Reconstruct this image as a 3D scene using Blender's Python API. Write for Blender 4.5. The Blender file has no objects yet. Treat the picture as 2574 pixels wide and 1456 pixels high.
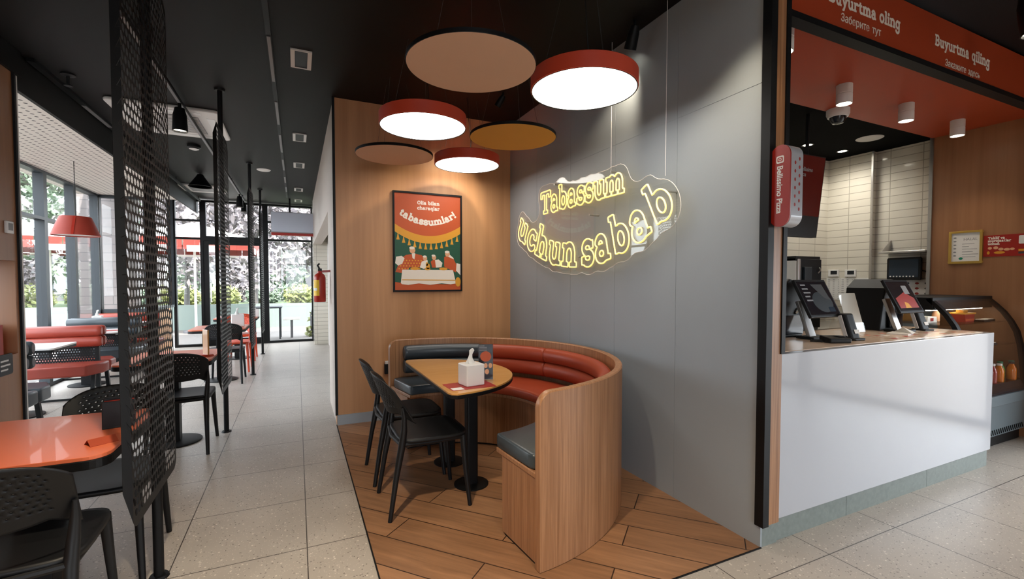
import bpy, bmesh, math, random
import numpy as np
from mathutils import Vector, Matrix
random.seed(7)
S = bpy.context.scene
COL = S.collection
PI = math.pi
R = math.radians

# ------------------------------------------------------------------ camera, world, exposure
FPX, CXP, CYP = 1160.0, 1287.0, 745.0            # focal length and principal point for a 2574 x 1456 frame
cam_d = bpy.data.cameras.new('camera')
cam = bpy.data.objects.new('camera', cam_d)
COL.objects.link(cam)
cam_d.sensor_fit = 'HORIZONTAL'
cam_d.sensor_width = 36.0
cam_d.lens = 36.0 * FPX / 2574.0
cam_d.shift_y = (CYP - 728.0) / 2574.0
cam_d.clip_start = 0.05
cam_d.clip_end = 300
cam.location = (0, 0, 1.40)
cam.rotation_euler = (R(90 - 1.9), 0, -R(24.99))
S.camera = cam

S.view_settings.view_transform = 'Standard'
S.view_settings.look = 'None'
S.view_settings.gamma = 1.0
S.view_settings.use_curve_mapping = False
S.view_settings.exposure = 0.0
try:
    S.cycles.use_denoising = True
    S.cycles.max_bounces = 9
    S.cycles.transparent_max_bounces = 16
    S.cycles.sample_clamp_indirect = 6.0
    S.cycles.caustics_reflective = False
    S.cycles.caustics_refractive = False
except Exception:
    pass

world = bpy.data.worlds.new('daylight')
S.world = world
world.use_nodes = True
wn, wl = world.node_tree.nodes, world.node_tree.links
for n in list(wn): wn.remove(n)
w_out = wn.new('ShaderNodeOutputWorld')
w_bg = wn.new('ShaderNodeBackground')
w_bg.inputs['Color'].default_value = (0.84, 0.92, 1.0, 1)
w_bg.inputs['Strength'].default_value = 10.0
wl.new(w_bg.outputs[0], w_out.inputs['Surface'])

sun_d = bpy.data.lights.new('sun', 'SUN')
sun_d.energy = 12.0
sun_d.angle = R(1.0)
sun_d.color = (1.0, 0.95, 0.86)
sun = bpy.data.objects.new('sun', sun_d)
COL.objects.link(sun)
sun.rotation_euler = Vector((-.15, .55, -.82)).to_track_quat('-Z', 'Y').to_euler()   # high sun behind the building front

def portal(name, loc, rot, sx, sy):
    d = bpy.data.lights.new(name, 'AREA')
    d.shape = 'RECTANGLE'; d.size = sx; d.size_y = sy
    d.cycles.is_portal = True
    o = bpy.data.objects.new(name, d); COL.objects.link(o)
    o.location = loc; o.rotation_euler = rot
    return o
portal('sky_portal_far', (-0.99, 11.85, 1.55), (R(-90), 0, 0), 2.75, 3.1)
portal('sky_portal_side', (-3.2, 6.4, 1.45), (0, R(-90), 0), 2.9, 7.2)
portal('sky_portal_front', (-.6, -4.26, 1.55), (R(90), 0, 0), 2.6, 3.0)
portal('sky_portal_right', (6.05, -1.5, .98), (0, R(90), 0), 1.9, 5.4)

# ------------------------------------------------------------------ materials
MATS = {}
def nodes_of(name):
    m = bpy.data.materials.new(name); m.use_nodes = True
    nt = m.node_tree
    b = nt.nodes['Principled BSDF']
    return m, nt, b
def N(nt, t, **k):
    n = nt.nodes.new(t)
    for a, v in k.items():
        if a in n.inputs.keys(): n.inputs[a].default_value = v
        else: setattr(n, a, v)
    return n
def srgb(r, g, b):
    f = lambda c: (c/255/12.92) if c/255 <= .04045 else ((c/255+.055)/1.055)**2.4
    return (f(r), f(g), f(b), 1)
def mat(name, col, rough=.5, metal=0.0, vary=.06, scale=6.0, bump=0.0, spec=.5, coat=0.0):
    """plain painted / plastic / cloth material with a little procedural variation"""
    if name in MATS: return MATS[name]
    m, nt, b = nodes_of(name)
    c = col if len(col) == 4 else (*col, 1)
    tc = N(nt, 'ShaderNodeTexCoord')
    no = N(nt, 'ShaderNodeTexNoise', Scale=scale, Detail=4.0)
    nt.links.new(tc.outputs['Object'], no.inputs['Vector'])
    mx = N(nt, 'ShaderNodeMix', data_type='RGBA')
    mx.inputs['A'].default_value = tuple(v*(1-vary) for v in c[:3]) + (1,)
    mx.inputs['B'].default_value = tuple(min(1, v*(1+vary)) for v in c[:3]) + (1,)
    nt.links.new(no.outputs['Fac'], mx.inputs['Factor'])
    nt.links.new(mx.outputs['Result'], b.inputs['Base Color'])
    b.inputs['Roughness'].default_value = rough
    b.inputs['Metallic'].default_value = metal
    b.inputs['Specular IOR Level'].default_value = spec
    b.inputs['Coat Weight'].default_value = coat
    if bump:
        n2 = N(nt, 'ShaderNodeTexNoise', Scale=scale*30, Detail=3.0)
        nt.links.new(tc.outputs['Object'], n2.inputs['Vector'])
        bp = N(nt, 'ShaderNodeBump', Strength=bump, Distance=.002)
        nt.links.new(n2.outputs['Fac'], bp.inputs['Height'])
        nt.links.new(bp.outputs['Normal'], b.inputs['Normal'])
    MATS[name] = m
    return m
def wood(name, c1, c2, rough=.45, stretch=(30, 30, 1.2), coat=0.0, bands=0.5):
    if name in MATS: return MATS[name]
    m, nt, b = nodes_of(name)
    tc = N(nt, 'ShaderNodeTexCoord')
    mp = N(nt, 'ShaderNodeMapping'); mp.inputs['Scale'].default_value = stretch
    nt.links.new(tc.outputs['Object'], mp.inputs['Vector'])
    n1 = N(nt, 'ShaderNodeTexNoise', Scale=1.0, Detail=6.0, Roughness=.6, Distortion=.5)
    nt.links.new(mp.outputs[0], n1.inputs['Vector'])
    mp2 = N(nt, 'ShaderNodeMapping'); mp2.inputs['Scale'].default_value = tuple(s*.22 for s in stretch)
    nt.links.new(tc.outputs['Object'], mp2.inputs['Vector'])
    n2 = N(nt, 'ShaderNodeTexNoise', Scale=1.0, Detail=2.0)
    nt.links.new(mp2.outputs[0], n2.inputs['Vector'])
    mixf = N(nt, 'ShaderNodeMix', data_type='FLOAT'); mixf.inputs[0].default_value = bands
    nt.links.new(n1.outputs['Fac'], mixf.inputs[2]); nt.links.new(n2.outputs['Fac'], mixf.inputs[3])
    rp = N(nt, 'ShaderNodeValToRGB')
    rp.color_ramp.elements[0].position = .34; rp.color_ramp.elements[0].color = c1
    rp.color_ramp.elements[1].position = .66; rp.color_ramp.elements[1].color = c2
    nt.links.new(mixf.outputs[0], rp.inputs['Fac'])
    nt.links.new(rp.outputs['Color'], b.inputs['Base Color'])
    b.inputs['Roughness'].default_value = rough
    b.inputs['Coat Weight'].default_value = coat
    MATS[name] = m
    return m
def emit(name, col, strength):
    if name in MATS: return MATS[name]
    m, nt, b = nodes_of(name)
    b.inputs['Base Color'].default_value = (.8, .8, .8, 1)
    tc = N(nt, 'ShaderNodeTexCoord'); no = N(nt, 'ShaderNodeTexNoise', Scale=2.0)
    nt.links.new(tc.outputs['Object'], no.inputs['Vector'])
    mx = N(nt, 'ShaderNodeMix', data_type='RGBA')
    mx.inputs['A'].default_value = (*col, 1); mx.inputs['B'].default_value = (*[min(1, c*1.02) for c in col], 1)
    nt.links.new(no.outputs['Fac'], mx.inputs['Factor'])
    nt.links.new(mx.outputs['Result'], b.inputs['Emission Color'])
    b.inputs['Emission Strength'].default_value = strength
    MATS[name] = m
    return m
def glass(name, tint=(1, 1, 1), refl=.08, rough=0.0, ior=1.45):
    """thin clear pane: transparent with fresnel reflection"""
    if name in MATS: return MATS[name]
    m = bpy.data.materials.new(name); m.use_nodes = True
    nt = m.node_tree
    for n in list(nt.nodes): nt.nodes.remove(n)
    o = N(nt, 'ShaderNodeOutputMaterial')
    tr = N(nt, 'ShaderNodeBsdfTransparent'); tr.inputs[0].default_value = (*tint, 1)
    gl = N(nt, 'ShaderNodeBsdfGlossy'); gl.inputs['Roughness'].default_value = rough
    lw = N(nt, 'ShaderNodeLayerWeight', Blend=.5)
    pw = N(nt, 'ShaderNodeMath', operation='POWER'); pw.inputs[1].default_value = 4.0
    ma = N(nt, 'ShaderNodeMath', operation='MULTIPLY_ADD'); ma.inputs[1].default_value = .6; ma.inputs[2].default_value = refl*.35
    nt.links.new(lw.outputs['Facing'], pw.inputs[0]); nt.links.new(pw.outputs[0], ma.inputs[0])
    mx = N(nt, 'ShaderNodeMixShader')
    nt.links.new(ma.outputs[0], mx.inputs[0])
    nt.links.new(tr.outputs[0], mx.inputs[1]); nt.links.new(gl.outputs[0], mx.inputs[2])
    nt.links.new(mx.outputs[0], o.inputs['Surface'])
    MATS[name] = m
    return m
def tile_floor():
    m, nt, b = nodes_of('terrazzo_tiles')
    geo = N(nt, 'ShaderNodeTexCoord')
    sep = N(nt, 'ShaderNodeSeparateXYZ'); nt.links.new(geo.outputs['Object'], sep.inputs[0])
    def line(out, off, pitch, w):
        a = N(nt, 'ShaderNodeMath', operation='ADD'); a.inputs[1].default_value = -off + pitch*100 + w/2
        nt.links.new(sep.outputs[out], a.inputs[0])
        d = N(nt, 'ShaderNodeMath', operation='MODULO'); d.inputs[1].default_value = pitch
        nt.links.new(a.outputs[0], d.inputs[0])
        l = N(nt, 'ShaderNodeMath', operation='LESS_THAN'); l.inputs[1].default_value = w
        nt.links.new(d.outputs[0], l.inputs[0])
        return l
    lx, ly = line('X', .03, .606, .005), line('Y', 1.415, .597, .005)
    mxl = N(nt, 'ShaderNodeMath', operation='MAXIMUM')
    nt.links.new(lx.outputs[0], mxl.inputs[0]); nt.links.new(ly.outputs[0], mxl.inputs[1])
    n1 = N(nt, 'ShaderNodeTexNoise', Scale=3.0, Detail=5.0); nt.links.new(geo.outputs['Object'], n1.inputs['Vector'])
    base = N(nt, 'ShaderNodeMix', data_type='RGBA')
    base.inputs['A'].default_value = srgb(160, 152, 144); base.inputs['B'].default_value = srgb(184, 176, 167)
    nt.links.new(n1.outputs['Fac'], base.inputs['Factor'])
    prev = base.outputs['Result']
    for sc, thr, col in ((30, .18, srgb(214, 206, 196)), (42, .17, srgb(104, 96, 90)), (80, .20, srgb(212, 203, 192)), (22, .13, srgb(132, 124, 118))):
        v = N(nt, 'ShaderNodeTexVoronoi', Scale=float(sc)); v.inputs['Randomness'].default_value = 1.0
        nt.links.new(geo.outputs['Object'], v.inputs['Vector'])
        t = N(nt, 'ShaderNodeMapRange'); t.inputs['From Min'].default_value = thr; t.inputs['From Max'].default_value = thr*.6
        nt.links.new(v.outputs['Distance'], t.inputs['Value'])
        mx = N(nt, 'ShaderNodeMix', data_type='RGBA'); mx.inputs['B'].default_value = col
        nt.links.new(t.outputs[0], mx.inputs['Factor']); nt.links.new(prev, mx.inputs['A'])
        prev = mx.outputs['Result']
    fin = N(nt, 'ShaderNodeMix', data_type='RGBA'); fin.inputs['B'].default_value = srgb(70, 64, 60)
    nt.links.new(mxl.outputs[0], fin.inputs['Factor']); nt.links.new(prev, fin.inputs['A'])
    nt.links.new(fin.outputs['Result'], b.inputs['Base Color'])
    b.inputs['Roughness'].default_value = .36
    MATS['tiles'] = m
    return m
def plank_floor():
    m, nt, b = nodes_of('oak_planks')
    tc = N(nt, 'ShaderNodeTexCoord')
    def dot(v, off):
        d = N(nt, 'ShaderNodeVectorMath', operation='DOT_PRODUCT'); d.inputs[1].default_value = v
        nt.links.new(tc.outputs['Object'], d.inputs[0])
        a = N(nt, 'ShaderNodeMath', operation='ADD'); a.inputs[1].default_value = off
        nt.links.new(d.outputs['Value'], a.inputs[0]); return a
    u = dot((.669, -.743, 0), .40 + 24); v = dot((.743, .669, 0), -2.221 + .2113*20)
    cb = N(nt, 'ShaderNodeCombineXYZ')
    nt.links.new(u.outputs[0], cb.inputs[0]); nt.links.new(v.outputs[0], cb.inputs[1])
    br = N(nt, 'ShaderNodeTexBrick', offset=.5, offset_frequency=2)
    br.inputs['Scale'].default_value = 1.0
    br.inputs['Color1'].default_value = srgb(146, 106, 76); br.inputs['Color2'].default_value = srgb(172, 128, 94)
    br.inputs['Mortar'].default_value = srgb(60, 40, 26)
    br.inputs['Mortar Size'].default_value = .0032; br.inputs['Mortar Smooth'].default_value = 0
    br.inputs['Brick Width'].default_value = 1.2; br.inputs['Row Height'].default_value = .2113
    nt.links.new(cb.outputs[0], br.inputs['Vector'])
    mp = N(nt, 'ShaderNodeMapping'); mp.inputs['Scale'].default_value = (2.2, 26, 1)
    nt.links.new(cb.outputs[0], mp.inputs['Vector'])
    n1 = N(nt, 'ShaderNodeTexNoise', Scale=1.0, Detail=6.0, Roughness=.65, Distortion=.4); nt.links.new(mp.outputs[0], n1.inputs['Vector'])
    rp = N(nt, 'ShaderNodeValToRGB')
    rp.color_ramp.elements[0].position = .3; rp.color_ramp.elements[0].color = (.62, .60, .58, 1)
    rp.color_ramp.elements[1].position = .7; rp.color_ramp.elements[1].color = (1.08, 1.06, 1.02, 1)
    nt.links.new(n1.outputs['Fac'], rp.inputs['Fac'])
    mx = N(nt, 'ShaderNodeMix', data_type='RGBA', blend_type='MULTIPLY'); mx.inputs['Factor'].default_value = 1
    nt.links.new(br.outputs['Color'], mx.inputs['A']); nt.links.new(rp.outputs['Color'], mx.inputs['B'])
    nt.links.new(mx.outputs['Result'], b.inputs['Base Color'])
    b.inputs['Roughness'].default_value = .38
    MATS['planks'] = m
    return m
def brick_mat(name, c1, c2, mort, w, h, msize, axis='XZ', rough=.2, coat=.0, off=.0, bump=.3):
    m, nt, b = nodes_of(name)
    tc = N(nt, 'ShaderNodeTexCoord'); sp = N(nt, 'ShaderNodeSeparateXYZ'); cb = N(nt, 'ShaderNodeCombineXYZ')
    nt.links.new(tc.outputs['Object'], sp.inputs[0])
    if axis == 'XYZ':
        ad = N(nt, 'ShaderNodeMath', operation='ADD')
        nt.links.new(sp.outputs['X'], ad.inputs[0]); nt.links.new(sp.outputs['Y'], ad.inputs[1])
        nt.links.new(ad.outputs[0], cb.inputs[0])
    else:
        nt.links.new(sp.outputs[axis[0]], cb.inputs[0])
    nt.links.new(sp.outputs['Z'], cb.inputs[1])
    br = N(nt, 'ShaderNodeTexBrick', offset=off)
    br.inputs['Scale'].default_value = 1.0
    br.inputs['Color1'].default_value = c1; br.inputs['Color2'].default_value = c2; br.inputs['Mortar'].default_value = mort
    br.inputs['Mortar Size'].default_value = msize; br.inputs['Brick Width'].default_value = w; br.inputs['Row Height'].default_value = h
    nt.links.new(cb.outputs[0], br.inputs['Vector'])
    nt.links.new(br.outputs['Color'], b.inputs['Base Color'])
    b.inputs['Roughness'].default_value = rough; b.inputs['Coat Weight'].default_value = coat
    inv = N(nt, 'ShaderNodeMath', operation='SUBTRACT'); inv.inputs[0].default_value = 1
    nt.links.new(br.outputs['Fac'], inv.inputs[1])
    bp = N(nt, 'ShaderNodeBump', Strength=bump, Distance=.003); nt.links.new(inv.outputs[0], bp.inputs['Height'])
    nt.links.new(bp.outputs['Normal'], b.inputs['Normal'])
    MATS[name] = m
    return m
def dotted(name, base, dot, px, py, rad, rough=.5):
    """sheet with regular round perforations, in object x/y"""
    m, nt, b = nodes_of(name)
    tc = N(nt, 'ShaderNodeTexCoord'); sp = N(nt, 'ShaderNodeSeparateXYZ'); nt.links.new(tc.outputs['Object'], sp.inputs[0])
    outs = []
    for ax, p in (('X', px), ('Y', py)):
        a = N(nt, 'ShaderNodeMath', operation='ADD'); a.inputs[1].default_value = 100*p; nt.links.new(sp.outputs[ax], a.inputs[0])
        d = N(nt, 'ShaderNodeMath', operation='MODULO'); d.inputs[1].default_value = p; nt.links.new(a.outputs[0], d.inputs[0])
        s = N(nt, 'ShaderNodeMath', operation='SUBTRACT'); s.inputs[1].default_value = p/2; nt.links.new(d.outputs[0], s.inputs[0])
        q = N(nt, 'ShaderNodeMath', operation='MULTIPLY'); nt.links.new(s.outputs[0], q.inputs[0]); nt.links.new(s.outputs[0], q.inputs[1])
        outs.append(q)
    su = N(nt, 'ShaderNodeMath', operation='ADD'); nt.links.new(outs[0].outputs[0], su.inputs[0]); nt.links.new(outs[1].outputs[0], su.inputs[1])
    lt = N(nt, 'ShaderNodeMath', operation='LESS_THAN'); lt.inputs[1].default_value = rad*rad; nt.links.new(su.outputs[0], lt.inputs[0])
    mx = N(nt, 'ShaderNodeMix', data_type='RGBA'); mx.inputs['A'].default_value = base; mx.inputs['B'].default_value = dot
    nt.links.new(lt.outputs[0], mx.inputs['Factor']); nt.links.new(mx.outputs['Result'], b.inputs['Base Color'])
    b.inputs['Roughness'].default_value = rough
    MATS[name] = m
    return m

M = MATS
tile_floor(); plank_floor()
wood('oak_wall', srgb(174, 124, 82), srgb(204, 152, 106), .42, (14, 14, .5))
wood('oak_dark', srgb(140, 96, 64), srgb(166, 118, 82), .42, (14, 14, .5))
wood('oak_bench', srgb(134, 90, 57), srgb(178, 130, 92), .4, (85, 85, 2.0), bands=.25)
wood('oak_table', srgb(196, 140, 74), srgb(212, 156, 88), .22, (3, 24, 3), coat=.3)
mat('concrete', srgb(152, 160, 166), .5, vary=.06, scale=2.2, bump=.15)
mat('black_ceiling', (.0032, .0026, .0024), .6, vary=.2, scale=2, spec=.22)
mat('black_matte', (.002, .002, .002), .9, vary=.1, spec=.05)
mat('black_metal', (.0035, .0038, .0045), .5, vary=.2, spec=.25)
mat('black_plastic', (.0042, .0045, .0055), .5, vary=.15, spec=.35)
mat('orange_plastic', srgb(205, 70, 36), .4)
mat('red_paint', srgb(166, 64, 33), .5, vary=.04, spec=.3)
mat('red_leather', srgb(156, 64, 38), .40, vary=.08, bump=.12, spec=.4)
mat('dark_leather', srgb(58, 66, 72), .34, vary=.1, bump=.12)
mat('white_gloss', srgb(178, 180, 186), .2, vary=.01, coat=.3)
mat('white_paint', srgb(225, 222, 218), .5, vary=.03)
mat('white_plastic', srgb(232, 230, 228), .3, vary=.02)
mat('orange_top', srgb(210, 108, 74), .38, vary=.03, coat=.08)
mat('white_top', srgb(226, 224, 222), .25, vary=.02)
mat('dark_screen', (.012, .014, .02), .12, vary=.3)
mat('steel', (.62, .60, .58), .3, metal=1.0)
mat('stone_plinth', srgb(122, 130, 126), .5, vary=.25, scale=40)
mat('counter_top', srgb(240, 212, 190), .2, vary=.05, coat=.25)
mat('frame_grey', srgb(38, 46, 52), .45)
mat('tan_felt', srgb(216, 180, 156), .8, vary=.03)
mat('mustard_felt', srgb(206, 150, 60), .8, vary=.03)
mat('pale_screen', srgb(196, 202, 216), .3, vary=.02)
mat('cream_wall', srgb(196, 184, 174), .5, vary=.03)
mat('drum_red', srgb(206, 74, 48), .5, vary=.04)
mat('gold', (.62, .40, .09), .3, metal=.55)
mat('paper', srgb(232, 230, 226), .6, vary=.02)
mat('ink', srgb(60, 60, 62), .6)
mat('ink_grey', srgb(140, 140, 142), .6)
mat('print_red', srgb(160, 36, 26), .4)
mat('print_orange', srgb(196, 84, 36), .5, vary=.02)
mat('print_yellow', srgb(224, 158, 44), .5, vary=.03)
mat('print_green', srgb(24, 82, 60), .5, vary=.05)
mat('print_white', srgb(240, 230, 216), .5, vary=.02)
mat('print_skin', srgb(226, 170, 130), .5)
mat('teal_cap', srgb(28, 130, 100), .35)
mat('yellow_label', srgb(236, 190, 40), .5)
mat('signal_red', srgb(170, 40, 24), .35)
mat('grey_body', srgb(92, 104, 110), .4)
brick_mat('white_tiles', srgb(214, 208, 194), srgb(220, 214, 200), srgb(170, 164, 150), .30, .084, .004, 'XYZ', .12, .3)
brick_mat('outdoor_brick', (.24, .215, .205, 1), (.20, .175, .17, 1), (.15, .138, .135, 1), .32, .16, .008, 'XYZ', .8, 0, .5)
dotted('perforated_white', srgb(232, 226, 218), srgb(70, 64, 60), .075, .075, .014)
glass('window_glass', (.985, .985, .98))
glass('acrylic', (.985, .985, .97), ior=1.35)
emit('lamp_diffuser', (1.0, .95, .88), 9.0)
emit('neon_yellow', (1.0, .63, .045), 1.35)
emit('spot_glow', (1.0, .90, .72), 12.0)
mat('screen_blue', srgb(40, 56, 72), .25, vary=.05)

# ------------------------------------------------------------------ mesh building
class MB:
    def __init__(s): s.v = []; s.f = []
    def add(s, vs, fs):
        o = len(s.v); s.v += [tuple(p) for p in vs]; s.f += [tuple(i+o for i in f) for f in fs]; return s
    def box(s, x0, y0, z0, x1, y1, z1):
        vs = [(x, y, z) for z in (z0, z1) for y in (y0, y1) for x in (x0, x1)]
        return s.add(vs, [(0, 2, 3, 1), (4, 5, 7, 6), (0, 1, 5, 4), (2, 6, 7, 3), (0, 4, 6, 2), (1, 3, 7, 5)])
    def obox(s, c, ax, ay, az, hx, hy, hz):
        c = Vector(c); ax = Vector(ax).normalized(); ay = Vector(ay).normalized(); az = Vector(az).normalized()
        vs = [c + ax*hx*i + ay*hy*j + az*hz*k for k in (-1, 1) for j in (-1, 1) for i in (-1, 1)]
        return s.add(vs, [(0, 2, 3, 1), (4, 5, 7, 6), (0, 1, 5, 4), (2, 6, 7, 3), (0, 4, 6, 2), (1, 3, 7, 5)])
    def prism(s, pts, z0, z1, fn=None):
        """polygon (ccw) extruded from z0 to z1; fn maps (a, b, h) to a point"""
        fn = fn or (lambda a, b, h: (a, b, h))
        n = len(pts)
        vs = [fn(a, b, z0) for a, b in pts] + [fn(a, b, z1) for a, b in pts]
        fs = [tuple(range(n-1, -1, -1)), tuple(range(n, 2*n))] + [(i, (i+1) % n, n+(i+1) % n, n+i) for i in range(n)]
        return s.add(vs, fs)
    def tube(s, path, r, n=8, closed=False, caps=True):
        path = [Vector(p) for p in path]; m = len(path)
        rr = r if isinstance(r, (list, tuple)) else [r]*m
        rings = []; up = None
        for i, p in enumerate(path):
            if closed: t = path[(i+1) % m] - path[i-1]
            else: t = path[min(i+1, m-1)] - path[max(i-1, 0)]
            if t.length < 1e-9: t = Vector((0, 0, 1))
            t.normalize()
            if up is None:
                up = Vector((0, 0, 1)) if abs(t.z) < .9 else Vector((1, 0, 0))
            a = t.cross(up)
            if a.length < 1e-6: a = t.cross(Vector((0, 1, 0)))
            a.normalize(); b = a.cross(t).normalized(); up = b
            rings.append([p + (a*math.cos(2*PI*k/n) + b*math.sin(2*PI*k/n))*rr[i] for k in range(n)])
        vs = [q for ring in rings for q in ring]; fs = []
        for i in range(m if closed else m-1):
            j = (i+1) % m
            for k in range(n):
                l = (k+1) % n
                fs.append((i*n+k, i*n+l, j*n+l, j*n+k))
        if caps and not closed:
            fs.append(tuple(range(n-1, -1, -1))); fs.append(tuple((m-1)*n+k for k in range(n)))
        return s.add(vs, fs)
    def lathe(s, prof, n=24, c=(0, 0, 0), axis='Z'):
        vs = []; fs = []; m = len(prof)
        for r, z in prof:
            for k in range(n):
                a = 2*PI*k/n
                p = (r*math.cos(a), r*math.sin(a), z)
                if axis == 'Y': p = (p[0], p[2], p[1])
                if axis == 'X': p = (p[2], p[0], p[1])
                vs.append((p[0]+c[0], p[1]+c[1], p[2]+c[2]))
        for i in range(m-1):
            for k in range(n):
                l = (k+1) % n
                fs.append((i*n+k, i*n+l, (i+1)*n+l, (i+1)*n+k))
        ring = prof[0] == prof[-1]
        if prof[0][0] > 1e-6 and not ring: fs.append(tuple(range(n-1, -1, -1)))
        if prof[-1][0] > 1e-6 and not ring: fs.append(tuple((m-1)*n+k for k in range(n)))
        return s.add(vs, fs)
    def cyl(s, x, y, z0, z1, r, n=24): return s.lathe([(r, z0), (r, z1)], n, (x, y, 0))
    def sweep(s, prof_fn, a0, a1, n, c=(0, 0)):
        """profile(angle) -> list of (r, z), swept about the vertical axis through c"""
        rings = []
        for i in range(n+1):
            a = a0 + (a1-a0)*i/n
            rings.append([(c[0]+r*math.cos(a), c[1]+r*math.sin(a), z) for r, z in prof_fn(a)])
        m = len(rings[0]); vs = [p for g in rings for p in g]; fs = []
        for i in range(n):
            for k in range(m):
                l = (k+1) % m
                fs.append((i*m+k, (i+1)*m+k, (i+1)*m+l, i*m+l))
        fs.append(tuple(range(m))); fs.append(tuple(n*m+k for k in range(m-1, -1, -1)))
        return s.add(vs, fs)
    def build(s, name, m, parent=None, bevel=0, smooth=False, seg=2, solid=0):
        me = bpy.data.meshes.new(name)
        me.from_pydata(s.v, [], s.f); me.update()
        bm = bmesh.new(); bm.from_mesh(me)
        bmesh.ops.remove_doubles(bm, verts=bm.verts, dist=1e-6)
        bmesh.ops.recalc_face_normals(bm, faces=bm.faces)
        bm.to_mesh(me); bm.free()
        if smooth:
            for p in me.polygons: p.use_smooth = True
            me.set_sharp_from_angle(angle=R(40))
        if m is not None: me.materials.append(M[m] if isinstance(m, str) else m)
        o = bpy.data.objects.new(name, me); COL.objects.link(o)
        if parent is not None: o.parent = parent
        if solid:
            sm = o.modifiers.new('thickness', 'SOLIDIFY'); sm.thickness = solid; sm.offset = 0
        if bevel:
            b = o.modifiers.new('bevel', 'BEVEL'); b.width = bevel; b.segments = seg; b.limit_method = 'ANGLE'; b.angle_limit = R(50)
        return o

def tag(o, label=None, cat=None, group=None, kind=None):
    if label: o['label'] = label
    if cat: o['category'] = cat
    if group: o['group'] = group
    if kind: o['kind'] = kind
    return o
def thing(name, label, cat, loc=(0, 0, 0), rz=0.0, group=None):
    o = bpy.data.objects.new(name, None); COL.objects.link(o)
    o.empty_display_size = .1
    o.location = loc; o.rotation_euler = (0, 0, rz)
    return tag(o, label, cat, group)
def struct(name, mb, m, label=None, bevel=0, parent=None, smooth=False):
    o = mb.build(name, m, parent, bevel, smooth)
    if parent is None: o['kind'] = 'structure'
    if label: o['label'] = label
    return o
def dup(root, loc=None, rz=None, label=None, group=None):
    def cp(o, parent):
        c = o.copy(); COL.objects.link(c)
        if parent is not None: c.parent = parent
        for ch in list(o.children): cp(ch, c)
        return c
    c = cp(root, None)
    if loc is not None: c.location = loc
    if rz is not None: c.rotation_euler = (0, 0, rz)
    if label: c['label'] = label
    if group: c['group'] = group
    return c
def rrect(w, h, r, n=6, cx=0, cy=0):
    pts = []
    for sx, sy, a in ((1, 1, 0), (-1, 1, 90), (-1, -1, 180), (1, -1, 270)):
        for k in range(n+1):
            t = R(a + 90*k/n)
            pts.append((cx+sx*(w/2-r)+r*math.cos(t), cy+sy*(h/2-r)+r*math.sin(t)))
    return pts
def ell(cx, cy, rx, ry, n=24, a0=0, a1=360):
    full = abs(a1-a0) >= 360
    return [(cx+rx*math.cos(R(a0+(a1-a0)*k/(n if full else n-1))), cy+ry*math.sin(R(a0+(a1-a0)*k/(n if full else n-1)))) for k in range(n)]

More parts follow.
